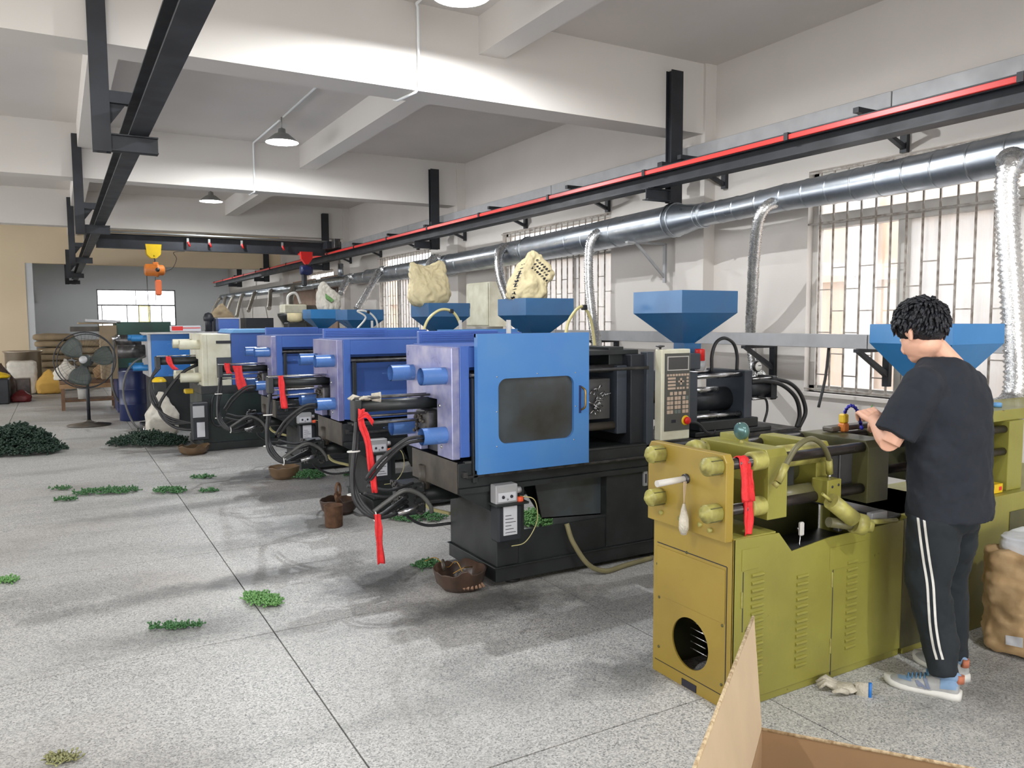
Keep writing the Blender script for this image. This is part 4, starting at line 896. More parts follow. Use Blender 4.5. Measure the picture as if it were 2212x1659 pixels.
def sack_poly(base, outline, depth, mt, label, seed=1, ax='y'):
    """a paper sack seen by its silhouette in XZ, given real girth: outline is (x, z) pairs, half girth swells to depth"""
    cx = sum(p[0] for p in outline)/len(outline); cz = sum(p[1] for p in outline)/len(outline)
    rings = []; n = len(outline)
    zs = [p[1] for p in outline]; zmin, zmax = min(zs), max(zs)
    for k, (s, dd) in enumerate(((.25, -1), (.7, -.88), (.93, -.6), (1, -.15), (1, .15), (.93, .6), (.7, .88), (.25, 1))):
        ring = []
        for x, z in outline:
            t = (z-zmin)/(zmax-zmin); th = depth*(1-.72*t**1.6)
            X_ = cx+(x-cx)*s; Z_ = cz+(z-cz)*s if z > zmin+.02 else z if s > .9 else zmin+(cz-zmin)*(1-s)*.3
            q = V((X_, dd*th, Z_)); q.y += noise.noise(V((X_, Z_, seed))*14)*.02; q.x += noise.noise(V((Z_, X_, seed+4))*14)*.008
            ring.append(V(base)+q)
        rings.append(ring)
    vs = [v for r_ in rings for v in r_]
    f = [(k*n+i, k*n+(i+1) % n, (k+1)*n+(i+1) % n, (k+1)*n+i) for k in range(7) for i in range(n)]
    f += [list(range(n))[::-1], [7*n+i for i in range(n)]]
    o = MB().add(vs, f, True).build('paper_sack', mt, None, label, 'sack')
    ss = o.modifiers.new('sub', 'SUBSURF'); ss.levels = 3; ss.render_levels = 3
    crumple(o)
    return o
def px_outline(pts, Y, base):
    o = []
    for x, y in pts: q = at(x, y, Y=Y); o.append((q.x-base[0], q.z-base[2]))
    return o
yh2 = 4.41+2.07; b2 = (3.99, yh2, 1.66)
s2 = sack_poly(b2, px_outline([(1100, 652), (1096, 630), (1104, 600), (1122, 570), (1143, 545), (1152, 535), (1164, 548), (1180, 562), (1196, 590), (1190, 606), (1172, 612), (1172, 630), (1180, 655), (1140, 668)], yh2, b2), .16, M_SACKY, 'printed cream paper sack upended in the second blue hopper', 3)
yh3 = 4.41+4.22; b3 = (3.97, yh3, 1.66)
sack_poly(b3, px_outline([(882, 658), (880, 632), (888, 612), (882, 590), (886, 562), (905, 572), (930, 575), (945, 563), (962, 560), (962, 590), (970, 630), (971, 658), (925, 668)], yh3, b3), .17, M_SACKY, 'plain tan paper sack upended in the third blue hopper', 7)
def curved_text(txt, px0, px1, Yp, size, parent, ang=None):
    """lettering printed on the sack, letter by letter between two measured spots"""
    a = at(*px0, Y=Yp); c = at(*px1, Y=Yp); n = len(txt)
    for i, ch in enumerate(txt):
        if ch == ' ': continue
        p = a.lerp(c, i/max(1, n-1)); d = (c-a).normalized()
        an = math.atan2(d.z, d.x) if ang is None else ang
        M = Matrix.Translation(p) @ Matrix.Rotation(-an, 4, 'Y') @ FRONT
        text_obj(ch, 'letter', size, M, M_INK, parent, .0008)
# letters sit just proud of the near side of the sack
for k, ch in enumerate('IINNBNITE'):
    t = k/8; q = at(1127-22*t-3*math.sin(t*3), 572+72*t, Y=yh2-.165+.02*abs(t-.6))
    text_obj(ch, 'letter', .046, Matrix.Translation(q) @ Matrix.Rotation(math.radians(72), 4, 'Y') @ FRONT, M_INK, s2, .012)
for j, row in enumerate(('ZIMBERI', 'SALEIC', 'MABERS')):
    for i, ch in enumerate(row):
        q = at(1150+5.0*i+5*j, 580+4.6*i-8*j, Y=yh2-.125-.0*j)
        text_obj(ch, 'letter', .024, Matrix.Translation(q) @ Matrix.Rotation(math.radians(40), 4, 'Y') @ FRONT, M_INK, s2, .016)
# yellowed looped feed tubes with clips on machines one and two
for k, (mx, pts) in enumerate(((m2, [at(912, 722, Y=6.9), at(925, 690, Y=6.9), at(950, 670, Y=6.9), at(975, 672, Y=6.9), at(990, 690, Y=6.9), at(998, 716, Y=6.9)]),
                               (m1, [at(1222, 722, Y=4.9), at(1228, 695, Y=4.9), at(1246, 668, Y=4.9), at(1262, 664, Y=4.9), at(1276, 690, Y=4.9), at(1284, 740, Y=4.9), at(1287, 770, Y=4.9)]),
                               (m3, [at(770, 712, Y=9.6), at(790, 686, Y=9.6), at(772, 672, Y=9.6), at(795, 674, Y=9.6), at(812, 690, Y=9.6), at(816, 708, Y=9.6)]))):
    hose(mx, pts, .012 if k else .014, M_HOSEC if k < 2 else M_WTIE, 'feed_tube', 6)
    p = pts[3]; MB().bevbox(p.x-.02, p.x+.02, p.y-.02, p.y+.02, p.z-.02, p.z+.02, .006).build('clip', M_BLACK, mx)
# red ribbons, glove
ribbon([(1.475, 4.28, 1.10), (1.47, 4.27, 1.02), (1.50, 4.26, .92), (1.515, 4.25, .78), (1.53, 4.24, .62)], .035, (1, -.2, 0), 'red ribbon tied to the cylinder end of the nearest blue machine', seed=2)
ribbon([(1.45, 4.27, 1.045), (1.49, 4.25, 1.07), (1.53, 4.24, 1.02)], .03, (.3, 0, 1), 'short red ribbon tail beside the tied knot', seed=5)
ribbon([(1.545, 4.25, .49), (1.55, 4.245, .42), (1.552, 4.24, .32), (1.56, 4.235, .20)], .038, (1, -.2, 0), 'lower red ribbon hanging from the hose tie of the nearest blue machine', seed=3)
ribbon([(1.53, 6.38, 1.165), (1.535, 6.37, 1.09), (1.54, 6.36, 1.0), (1.55, 6.35, .90)], .045, (1, -.2, 0), 'red ribbon on the cylinder rods of the second blue machine', seed=4)
ribbon([(1.50, 8.52, 1.17), (1.505, 8.51, 1.10), (1.52, 8.5, 1.06)], .05, (1, -.2, 0), 'small red ribbon nearest the rod end of the third blue machine', seed=6)
ribbon([(1.60, 8.52, 1.14), (1.62, 8.51, 1.02), (1.65, 8.5, .88)], .085, (1, -.2, 0), 'wide red ribbon on the rods of the third blue machine', seed=8)
def glove(c, rz, label, s=1.0, cuff=None, seed=2):
    rnd = random.Random(seed); r = empty('work_glove', c, label, 'glove'); M = Matrix.Translation(c) @ Matrix.Rotation(rz, 4, 'Z') @ Matrix.Scale(s, 4)
    b = MB(); P_ = lambda x, y, z: M @ V((x, y, z))
    b.ico((0, 0, 0), 1, 3, (.05, .042, .016), None); k = len(b.v)
    b.v = [M @ (V(p)+V((0, 0, .018+.006*noise.noise(V(p)*40)))) for p in b.v]
    for i, (dx_, l) in enumerate(((-.03, .05), (-.011, .06), (.01, .055), (.028, .045))):
        b.tube([P_(.03, dx_, .016), P_(.05+l*.5, dx_*1.25, .03+.012*rnd.random()), P_(.05+l, dx_*1.5, .014)], [.011*s, .01*s, .006*s], 8)
    b.tube([P_(-.01, .035, .016), P_(.015, .062, .03), P_(.045, .066, .018)], [.012*s, .011*s, .006*s], 8)
    b.tube([P_(-.04, 0, .018), P_(-.09, 0, .02)], [.03*s, .034*s], 12, True, .5)
    b.build('glove_body', M_GLOVE, r)
    MB().tube([P_(-.088, 0, .02), P_(-.10, 0, .02)], [.036*s, .036*s], 12, True, .5).build('cuff', cuff or M_GLOVE, r)
    return r
glove((1.53, 4.37, 1.135), 2.9, 'crumpled cotton glove lying on the black cylinder of the nearest blue machine', .9, seed=4)
glove((2.86, 2.12, .002), 2.2, 'grey cotton glove with a blue cuff on the floor by the olive machine', 1.05, M_BLUEP, 3)
# ---------------------------------------------------------------- white and farther machines
m4 = empty('injection_machine', (2.6, 10.8, 0), 'ivory moulding machine with two ivory tubes and a dark green base', 'machine')
def q4(n, mt, *a, bev=.004, lb=None): return MB().box(*a).build(n, mt, m4, bevel=bev, label=lb)
q4('base', M_DGREEN, 1.50, 2.37, 10.27, 11.3, .03, .70); q4('base_skid', M_BLACK2, 1.49, 4.9, 10.25, 11.35, .0, .10)
q4('bed', M_BLACK2, 1.50, 4.6, 10.30, 11.3, .70, .80); q4('rear_base', M_BLACK2, 2.37, 4.8, 10.4, 11.3, .10, .7)
MB().prism([(1.535, y, z) for y, z in ((10.35, .72), (10.35, 1.44), (11.4, 1.44), (11.4, .72), (11.05, .72), (11.05, 1.12), (10.7, 1.12), (10.7, .72))], (.06, 0, 0)).build('end_platen', M_IVORY, m4, bevel=.006)
q4('side_cover', M_IVORY, 1.595, 1.875, 10.35, 10.38, .76, 1.44); q4('top_cover', M_IVORY, 1.56, 1.875, 10.36, 11.38, 1.43, 1.44)
q4('blue_guard', M_BLUE, 1.88, 2.95, 10.35, 11.3, .80, 1.455)
MB().add([V((1.87+.02*0, 10.3, 1.455)), V((2.7, 10.3, 1.455)), V((2.6, 10.3, 1.50)), V((1.9, 10.3, 1.50)), V((1.87, 11.2, 1.455)), V((2.7, 11.2, 1.455)), V((2.6, 11.2, 1.50)), V((1.9, 11.2, 1.50))], [(0, 1, 2, 3), (4, 5, 6, 7), (0, 3, 7, 4), (3, 2, 6, 7), (1, 2, 6, 5)]).build('top_guard', M_LBLUE, m4, bevel=.01)
q4('inspection_plate', M_SLATE, 1.70, 1.88, 10.335, 10.35, .90, 1.15); q4('guide_rail', M_BLACK, 1.70, 1.88, 10.32, 10.35, 1.325, 1.36)
for (yy, zz) in ((10.55, 1.31), (10.55, .90), (11.2, 1.31), (11.2, .90)): tiebar_tube(m4, 1.30, 1.54, yy, zz, .06, M_IVORY)
MB().tube([(1.10, 10.9, 1.10), (1.8, 10.9, 1.10)], .05, 16).build('core_cylinder', M_BLACK2, m4)
MB().bevbox(1.05, 1.11, 10.84, 10.96, 1.0, 1.16, .008).build('cylinder_head', M_BLACK2, m4)
MB().tube([(1.07, 10.88, 1.165), (1.6, 10.88, 1.165)], .008, 8).build('cylinder_rod', M_STEEL, m4)
for k in range(3): hose(m4, [(1.06+.02*k, 10.85, 1.02), (.98, 10.8, .85), (.98+.03*k, 10.7, .6), (1.15, 10.5, .42-.03*k), (1.4, 10.35, .35)], .014)
hose(m4, [(1.54, 10.8, 1.05), (1.35, 10.75, .95), (1.15, 10.7, .72), (1.05, 10.65, .5), (1.2, 10.5, .3), (1.45, 10.3, .26)], .02)
hose(m4, [(1.7, 10.25, .98), (1.72, 10.22, .8), (1.62, 10.22, .66), (1.60, 10.22, .4), (1.68, 10.22, .3), (1.86, 10.22, .36), (2.05, 10.2, .36)], .011)
hose(m4, [(1.72, 10.24, .33), (1.85, 10.2, .22), (2.05, 10.2, .26), (2.15, 10.22, .3)], .008, M_HOSEG)
MB().bevbox(1.36, 1.55, 10.12, 10.27, .16, .62, .01).build('lubricator_tank', M_BLACK, m4)
MB().box(1.37, 1.50, 10.112, 10.121, .44, .58).build('lubricator_face', M_GREY, m4); MB().box(1.41, 1.50, 10.112, 10.121, .20, .38).build('instruction_label', M_PAPER, m4)
vb = MB(); rnd = random.Random(9)
for k in range(40): p = V((2.0+.16*rnd.random(), 10.2, .28+.2*rnd.random())); vb.bevbox(p.x-.014, p.x+.014, p.y-.03, p.y+.03, p.z-.014, p.z+.014, .004)
vb.build('valve_fittings', M_DSTEEL, m4, kind='stuff')
hopper(m4, 3.74, 10.86, 1.42, .53, .10, 1.755, 1.611, M_HBLUE)
MB().box(3.62, 3.86, 10.74, 10.98, .8, 1.34).build('feed_block', M_BLACK2, m4)
MB().bevbox(1.40, 1.52, 10.98, 11.1, .66, .72, .01).build('yellow_cap', M_YEL, m4)
ribbon([(1.20, 10.84, 1.16), (1.22, 10.82, 1.07), (1.28, 10.8, .99)], .06, (1, -.2, 0), 'red ribbon on the black cylinder of the ivory machine', seed=12)
m5 = empty('injection_machine', (2, 13, 0), 'blue machine with papers and boxes on its top, left of the ivory machine', 'machine')
def q5(n, mt, *a, bev=.004, lb=None): return MB().box(*a).build(n, mt, m5, bevel=bev, label=lb)
q5('guard_box', M_CBLUE, 1.16, 2.9, 12.5, 13.5, .80, 1.42); q5('end_plate', M_GREY, 1.12, 1.16, 12.5, 13.5, .80, 1.42)
q5('base', M_BLACK2, 1.16, 3.0, 12.5, 13.5, .0, .80); q5('top_plate', M_FRAME, 1.10, 2.6, 12.42, 13.5, 1.42, 1.437)
for (yy, zz) in ((12.65, 1.36), (12.65, .93), (13.35, 1.36), (13.35, .93)): tiebar_tube(m5, .92, 1.13, yy, zz, .045, M_HBLUE2)
MB().tube([(.75, 13.0, 1.16), (1.12, 13.0, 1.16)], .10, 18).build('core_cylinder', M_DSTEEL, m5)
hose(m5, [(1.1, 12.7, 1.1), (.92, 12.6, 1.0), (.8, 12.5, .8), (.78, 12.5, .5), (.9, 12.4, .12), (1.1, 12.4, .08)], .015, M_HOSEG)
MB().bevbox(1.14, 1.32, 12.20, 12.42, .02, .74, .01).build('oil_bin', M_BLACK2, m5); MB().lathe((1.23, 12.31, .74), [(0, .07), (.05, .065), (.09, .03), (.1, 0)], n=20).build('bin_cap', M_YEL, m5)
hopper(m5, 3.85, 13.1, 1.45, .50, .10, 1.79, 1.64, M_HBLUE2); MB().box(3.7, 4.0, 12.95, 13.25, .0, 1.37).build('feed_block', M_BLACK2, m5)
MB().lathe((3.35, 12.9, 1.63), [(0, .1), (.12, .1), (.12, -.02), (.07, -.05), (0, -.05)], n=20).build('filter_can', M_SACKY, m5)
MB().bevbox(3.2, 3.5, 12.75, 13.05, 1.44, 1.58, .02).build('loader_motor', M_BLACK2, m5); MB().box(3.15, 3.55, 12.7, 13.1, .0, 1.44).build('loader_stand', M_BLACK2, m5)
b4 = (3.85, 13.1, 1.66)
sack_poly(b4, px_outline([(685, 672), (682, 650), (686, 622), (694, 602), (708, 614), (722, 630), (736, 634), (736, 660), (734, 672), (708, 680)], 13.1, b4), .16, M_SACKW, 'white woven sack with a green print upended in a far blue hopper', 5)
tag(MB().prism([at(703, 634, Y=12.93), at(722, 648, Y=12.93), at(716, 653, Y=12.93), at(704, 644, Y=12.93)], (0, .02, 0)).build('sack_print', M_LEAFL, bpy.data.objects.get('paper_sack.002')), None)
# things lying on top of machine five
def small(name, label, cat, mt, *a, bev=.004): return MB().bevbox(*a, bev).build(name, mt, None, label, cat)
sb = small('carton', 'flat red and white carton on the blue machine top', 'box', M_PAPER, 1.45, 1.85, 12.5, 12.75, 1.455, 1.54); MB().box(1.448, 1.60, 12.497, 12.50, 1.47, 1.53).box(1.6, 1.84, 12.497, 12.5, 1.50, 1.512).build('print', M_REDP, sb)
sb = small('carton', 'blue and white carton standing on the blue machine top', 'box', M_BLUE, 2.12, 2.42, 12.6, 12.85, 1.455, 1.64); MB().box(2.11, 2.43, 12.59, 12.86, 1.64, 1.655).build('lid', M_PAPER, sb)
small('carton', 'small black box behind the blue and white carton', 'box', M_BLACK, 2.12, 2.3, 13.1, 13.3, 1.438, 1.66)
for k in range(4): MB().box(1.2+.3*k, 1.2+.3*k+.5, 12.45, 12.75, 1.4375+.003*k, 1.440+.003*k).build('paper_sheet', M_PAPER, None, ('paper sheet at the left edge of the blue machine top', 'paper sheet under the flat carton', 'paper sheet in front of the blue and white carton', 'paper sheet at the right end of the blue machine top')[k], 'paper', 'papers on the blue machine top')
bk = MB().lathe((2.0, 12.75, 1.60), [(0, 0), (.07, .005), (.078, .06), (.05, .12), (0, .14)], n=18); 
tag(bk.lathe((2.0, 12.75, 1.4375), [(0, 0), (.05, 0), (.05, .17)], n=14).build('black_pot', M_BLACK, None), 'round black pot on the blue machine top', 'pot')
small('control_box', 'black box standing on the machine row before the far hoses', 'box', M_BLACK, 3.0, 3.5, 15.0, 15.5, 0, 1.66)
lo = empty('material_loader', (4.1, 16, 0), 'small ivory vacuum loader on a dark hopper in the far machine row', 'loader')
MB().bevbox(3.9, 4.35, 15.8, 16.2, 1.75, 1.93, .02).build('loader_body', M_IVORY, lo); MB().lathe((4.12, 16, 1.35), [(.08, 0), (.3, .35), (.3, .4), (0, .4)], n=24).build('loader_cone', M_BLACK2, lo); MB().box(3.95, 4.3, 15.85, 16.15, 0, 1.38).build('loader_stand', M_BLACK2, lo)
hose(lo, [(4.0, 15.9, 1.9), (4.0, 15.85, 2.1), (4.15, 15.85, 2.15), (4.25, 15.9, 1.95)], .025, M_WTIE)
lo2 = empty('material_loader', (4.3, 17, 0), 'grey dusty hopper beside the ivory vacuum loader', 'loader')
MB().bevbox(4.35, 4.85, 16.6, 17.1, 1.7, 1.93, .01).build('loader_body', M_BED, lo2); MB().box(4.4, 4.8, 16.65, 17.05, 0, 1.7).build('loader_stand', M_BLACK2, lo2)
sack('woven_sack', (2.72, 15.8, 1.44), .45, .3, .5, M_SACKT, 'tan sack peeking over the machine tops before the end wall', top='tied', seed=3)
MB().box(2.45, 3.0, 15.6, 16.1, 0, 1.44).build('machine_block', M_BLACK2, None, 'dark machine body under the tan sack', 'machine')
# green machine and its clutter
m6 = empty('old_machine', (1.2, 15.6, 0), 'old dark green machine with a tan column beyond the blue one', 'machine')
def q6(n, mt, *a, bev=.005): return MB().box(*a).build(n, mt, m6, bevel=bev)
q6('green_head', M_GRN, .88, 1.75, 15.2, 16.2, 1.10, 1.60); q6('tan_column', M_TAN, .62, .88, 15.15, 15.6, .62, 1.54); q6('base', M_NAVY, .85, 1.9, 15.3, 16.2, .02, .80)
q6('feed_table', M_BED, .18, .62, 15.3, 15.9, 1.44, 1.52); q6('lower_green', M_GRN, .88, 1.75, 15.25, 16.1, .80, 1.10)
MB().tube([(.85, 15.1, 1.28), (1.6, 15.1, 1.28)], .10, 18).build('cylinder', M_DSTEEL, m6); MB().tube([(.80, 15.05, 1.30), (.92, 15.05, 1.34)], .05, 14).build('elbow', M_STEEL, m6)
hose(m6, [(.82, 15.0, 1.28), (.80, 14.9, 1.0), (.75, 14.85, .6), (.82, 14.85, .3), (.95, 14.9, .2)], .018, M_HOSEG)
for k, (x0, x1, y0, y1, z, t, lb) in enumerate(((.42, .95, 15.2, 15.8, 1.605, .05, 'bent grey cardboard sheet topmost on the old green machine'), (.30, .85, 15.25, 15.7, 1.565, .03, 'thin flat board under the bent sheet on the old green machine'))):
    MB().bevbox(x0, x1, y0, y1, z, z+t, .005, Matrix.Translation((x0, y0, z)) @ Matrix.Rotation(.06*(1-2*k) if not k else 0, 4, 'Y') @ Matrix.Translation((-x0, -y0, -z))).build('cardboard_sheet', M_TAN if k else M_GREY, None, lb, 'cardboard')
dr = empty('drum', (1.02, 14.2, 0), 'dark blue metal drum below the old green machine', 'drum')
MB().lathe((1.02, 14.2, 0), [(0, 0), (.20, 0), (.21, .01), (.205, .26), (.212, .27), (.205, .28), (.205, .5), (.212, .51), (.205, .52), (.205, .78), (.21, .8), (.2, .8), (.195, .78), (0, .775)], n=32).build('shell', M_NAVY, dr)
# ================================================================ OLIVE MACHINE
from mathutils.bvhtree import BVHTree
def bvh_of(o):
    bpy.context.view_layer.update(); dg = bpy.context.evaluated_depsgraph_get(); e = o.evaluated_get(dg); me = e.to_mesh()
    bm = bmesh.new(); bm.from_mesh(me); bm.transform(o.matrix_world); t = BVHTree.FromBMesh(bm); bm.free(); e.to_mesh_clear(); return t
def wrap_on(o, tree, src=None, off=.0015):
    """lay a printed piece on the surface of another object, seen from the side it is printed on"""
    bpy.context.view_layer.update(); M = o.matrix_world.copy(); Mi = M.inverted(); src = src or EYE
    for v in o.data.vertices:
        p = M @ v.co; d = (p-src).normalized(); h = tree.ray_cast(src, d)
        if h[0] is not None and (h[0]-p).length < .25: v.co = Mi @ (h[0]-d*off)
t_s2 = bvh_of(s2)
for c in list(s2.children):
    c.data = c.data.copy(); wrap_on(c, t_s2)
om = empty('injection_machine', (3.6, 2.48, 0), 'olive green moulding machine in the foreground where the worker stands', 'machine')
def qo(n, mt, *a, bev=.004, lb=None, par=None): return MB().box(*a).build(n, mt, par or om, bevel=bev, label=lb)
YF, YR = 2.23, 2.715
prof = [(2.30, .035), (3.40, .035), (3.40, .655), (2.88, .648), (2.64, .622), (2.56, .712), (2.30, .72)]
MB().prism([(x, YF, z) for x, z in prof], (0, .008, 0)).build('front_panel', M_OLIVE, om, bevel=.002)
qo('front_kick', M_OLIVE, 2.31, 3.40, YF+.006, YF+.02, .0, .06)
# end panel with the round hole
b = MB(); n = 40; cy, cz, rh = 2.475, .205, .112; per = []
y0, y1, z0, z1 = YF, YR, .0, .72
for i in range(n):
    a = 2*PI*i/n; c, s = math.cos(a), math.sin(a)
    t = min(((y1-cy)/c if c > 0 else (y0-cy)/c) if abs(c) > 1e-6 else 9, ((z1-cz)/s if s > 0 else (z0-cz)/s) if abs(s) > 1e-6 else 9)
    per.append((cy+c*t, cz+s*t))
for y, z in ((y0, z0), (y1, z0), (y1, z1), (y0, z1)):
    k = min(range(n), key=lambda i: (per[i][0]-y)**2+(per[i][1]-z)**2); per[k] = (y, z)
vs = [V((x, y, z)) for x in (2.30, 2.308) for y, z in per]+[V((x, cy+rh*math.cos(2*PI*i/n), cz+rh*math.sin(2*PI*i/n))) for x in (2.30, 2.308) for i in range(n)]
f = []
for i in range(n):
    j = (i+1) % n; f += [(i, j, 2*n+j, 2*n+i), (n+i, 3*n+i, 3*n+j, n+j), (2*n+i, 2*n+j, 3*n+j, 3*n+i), (i, n+i, n+j, j)]
b.add(vs, f).build('end_panel', M_OLIVE_E, om)
qo('access_panel', M_OLIVE_E, 2.2965, 2.30, 2.272, 2.69, .36, .585, bev=.002)
for (y, z) in ((2.285, .35), (2.285, .1), (2.675, .35), (2.675, .12), (2.50, .60), (2.69, .5)): MB().lathe((2.299, y, z), [(0, -.003), (.006, -.002), (.007, .002)], (1, 0, 0), 8).build('screw', M_OLIVED, om)
qo('seam', M_INK, 2.2985, 2.3005, 2.262, 2.266, .06, .60, bev=0); qo('seam', M_INK, 2.2985, 2.3005, 2.266, 2.69, .598, .602, bev=0); qo('base_seam', M_INK, 2.2985, 2.3005, 2.24, 2.70, .055, .058, bev=0)
qo('fork_slot', M_INK, 2.2975, 2.3005, 2.43, 2.52, .003, .035, bev=0)
for k in range(5): MB().tube([(2.33, 2.40+.01*(k % 2), .29-.03*k), (2.33, 2.50, .292-.03*k)], .0025, 6).build('guard_wire', M_STEEL, om)
qo('rear_panel', M_OLIVED, 2.30, 3.40, YR-.008, YR, .0, .70); qo('pit_floor', M_BLACK2, 2.31, 3.40, YF+.01, YR-.01, .50, .51)
qo('inner_wall', M_BLACK2, 2.60, 2.61, YF+.01, YR-.01, .05, .60, bev=0)
qo('ledge', M_OLIVE, 2.30, 2.55, YF+.008, YR-.01, .706, .72)
for x, a, c in ((2.355, .33, .58), (2.905, .02, .58)):
    qo('door_gap', M_INK, x-.002, x+.002, YF-.001, YF+.002, a, c, bev=0)
    qo('hinge', M_OLIVE2, x-.012, x-.003, YF-.006, YF+.002, a+.10, a+.17); 
    if a < .1: qo('hinge', M_OLIVE2, x-.012, x-.003, YF-.006, YF+.002, a+.4, a+.47)
qo('cover_plate', M_OLIVE, 2.345, 2.44, YF-.003, YF, .585, .672, bev=.001); qo('cover_plate', M_OLIVE, 2.88, 3.14, YF-.003, YF, .50, .60, bev=.001)
lp = None
for x, za, n_ in ((2.435, .135, 14), (2.705, .115, 13), (3.03, .125, 13)):
    for k in range(n_):
        z = za+.0325*k
        if lp is None:
            b = MB(); m_ = 6; vs = []
            for i in range(m_+1):
                a = PI*i/m_; vs += [V((x-.034, YF-.009*math.sin(a), z+.008*math.cos(a)-.001)), V((x+.034, YF-.009*math.sin(a), z+.008*math.cos(a)-.001))]
            b.add(vs, [(2*i, 2*i+1, 2*i+3, 2*i+2) for i in range(m_)]+[[2*i for i in range(m_+1)], [2*i+1 for i in range(m_+1)]]); lp = b.build('louvre', M_OLIVE, om); l0 = (x, z)
        else:
            c = lp.copy(); COL.objects.link(c); c.parent = om; c.location = (x-l0[0], 0, z-l0[1])
# platens
def chamfer_plate(name, x0, x1, y0, y1, z0, z1, mt, ch=.03):
    o = [(y0, z0), (y0, z1-ch), (y0+ch*.6, z1), (y1-ch*.6, z1), (y1, z1-ch), (y1, z0)]
    return MB().prism([(x0, y, z) for y, z in o], (x1-x0, 0, 0)).build(name, mt, om, bevel=.003)
chamfer_plate('end_platen', 2.262, 2.305, 2.24, 2.715, .71, 1.062, M_OLIVE_E)
chamfer_plate('middle_platen', 2.51, 2.625, 2.25, 2.665, .767, 1.06, M_OLIVE)
chamfer_plate('moving_platen', 2.865, 2.955, 2.30, 2.64, .80, 1.055, M_OLIVE)
chamfer_plate('fixed_platen', 3.15, 3.30, 2.25, 2.645, .76, 1.045, M_OLIVED)
NY, NZ = (2.285, 2.625), (1.015, .825)
for y in NY:
    for z in NZ:
        MB().tube([(2.20, y, z), (3.15, y, z)], .0235, 18).build('tie_bar', M_DSTEEL2, om)
        MB().lathe((2.262, y, z), [(0, -.088), (.012, -.088), (.013, -.078), (.024, -.076), (.026, -.068), (.036, -.066), (.038, -.06), (.038, -.002), (.03, 0)], (1, 0, 0), 24).build('nut', M_OLIVE2, om)
        for a in range(4):
            an = PI/4+a*PI/2; MB().box(2.20, 2.262, y+.036*math.cos(an)-.003, y+.036*math.cos(an)+.003, z+.036*math.sin(an)-.003, z+.036*math.sin(an)+.003).build('nut_slot', M_OLIVED, om)
        MB().lathe((2.51, y, z), [(.024, -.075), (.038, -.073), (.04, -.068), (.04, 0)], (1, 0, 0), 24).build('lock_collar', M_OLIVE2, om)
MB().lathe((2.262, 2.32, .745), [(0, -.012), (.01, -.012), (.011, 0)], (1, 0, 0), 6).build('bolt', M_OLIVE2, om)
for y in (2.38, 2.5, 2.62): MB().lathe((2.262, y, .755), [(0, -.010), (.01, -.010), (.011, 0)], (1, 0, 0), 6).build('bolt', M_OLIVE2, om)
MB().tube([(2.625, 2.32, 1.01), (2.865, 2.32, 1.01)], .048, 24).build('cylinder', M_OLIVE2, om)
MB().tube([(2.625, 2.32, .835), (2.855, 2.32, .835)], .042, 24).build('cylinder', M_OLIVED2, om)
MB().tube([(2.625, 2.45, .92), (2.90, 2.45, .92)], .06, 24).build('cylinder', M_OLIVED, om)
qo('bracket_top', M_OLIVE, 2.60, 2.68, 2.52, 2.62, 1.03, 1.085)
qo('plate_dark', M_BLACK2, 2.66, 2.76, 2.33, 2.34, .86, .96)
qo('manifold', M_OLIVE, 2.835, 2.925, 2.215, 2.30, .80, .905)
for x, z in ((2.865, .875), (2.905, .88)): MB().lathe((x, 2.2145, z), [(0, -.001), (.006, -.001), (.006, .001)], (0, 1, 0), 10).build('port', M_INK, om)
hp = [at(1680, 1042, Y=2.19), at(1700, 1000, Y=2.19), at(1722, 965, Y=2.19), at(1750, 948, Y=2.20), at(1775, 960, Y=2.21), at(1790, 990, Y=2.24), at(1792, 1022, Y=2.255)]
hose(om, hp, .0115, M_OLIVED2, 'arched_hose', 8)
for a, c, r_ in ((hp[0], hp[1], .016), (hp[-1], hp[-2], .015)): MB().tube([a, a.lerp(c, .9)], r_, 12).build('hose_fitting', M_OLIVE2, om)
MB().tube([at(1672, 1050, Y=2.2), at(1680, 1042, Y=2.19)], .014, 8).build('hose_nut', M_OLIVE2, om)
MB().tube([at(1792, 1022, Y=2.255), at(1791, 1034, Y=2.255)], .009, 8).build('hose_nut', M_STEEL, om)
pa, pb = at(1795, 1082, Y=2.16), at(1832, 1112, Y=2.14)
MB().tube([pa, pb+(pb-pa)*.3], .036, 20).build('valve_body', M_OLIVE2, om); MB().tube([pa-(pb-pa)*.5, pa], .007, 8).build('valve_pin', M_OLIVE2, om)
MB().tube([at(1790, 1128, Y=2.2), at(1850, 1135, Y=2.17)], .022, 18).build('valve_pipe', M_OLIVED2, om)
MB().tube([at(1842, 1128, Y=2.17), at(1866, 1134, Y=2.15)], [.046, .046], 24).build('coupling', M_OLIVE2, om)
MB().tube([at(1866, 1134, Y=2.15), at(1884, 1138, Y=2.13)], [.032, .027], 6).build('coupling_nut', M_OLIVE2, om)
MB().tube([at(1876, 1128, Y=2.19), at(1936, 1124, Y=2.21)], .0115, 12).build('bar', M_OLIVE2, om)
hd = MB().tube([(2.10, 2.465, .927), (2.262, 2.465, .932)], [.014, .013], 16).build('handle', M_FRAME, om, label='worn white handle bar'); MB().lathe((2.262, 2.465, .932), [(.013, -.016), (.02, -.014), (.021, 0)], (1, 0, 0), 16).build('handle_socket', M_DSTEEL, om)
MB().lathe((2.562, 2.45, 1.113), [(0, -.016), (.034, -.016), (.038, -.01), (.038, .008), (.034, .014), (0, .016)], V((.87, -.1, 0)), 28).build('pressure_gauge', M_GREENG, om); MB().tube([(2.562, 2.45, 1.08), (2.562, 2.45, 1.05)], .01, 8).build('gauge_stem', M_OLIVE2, om)
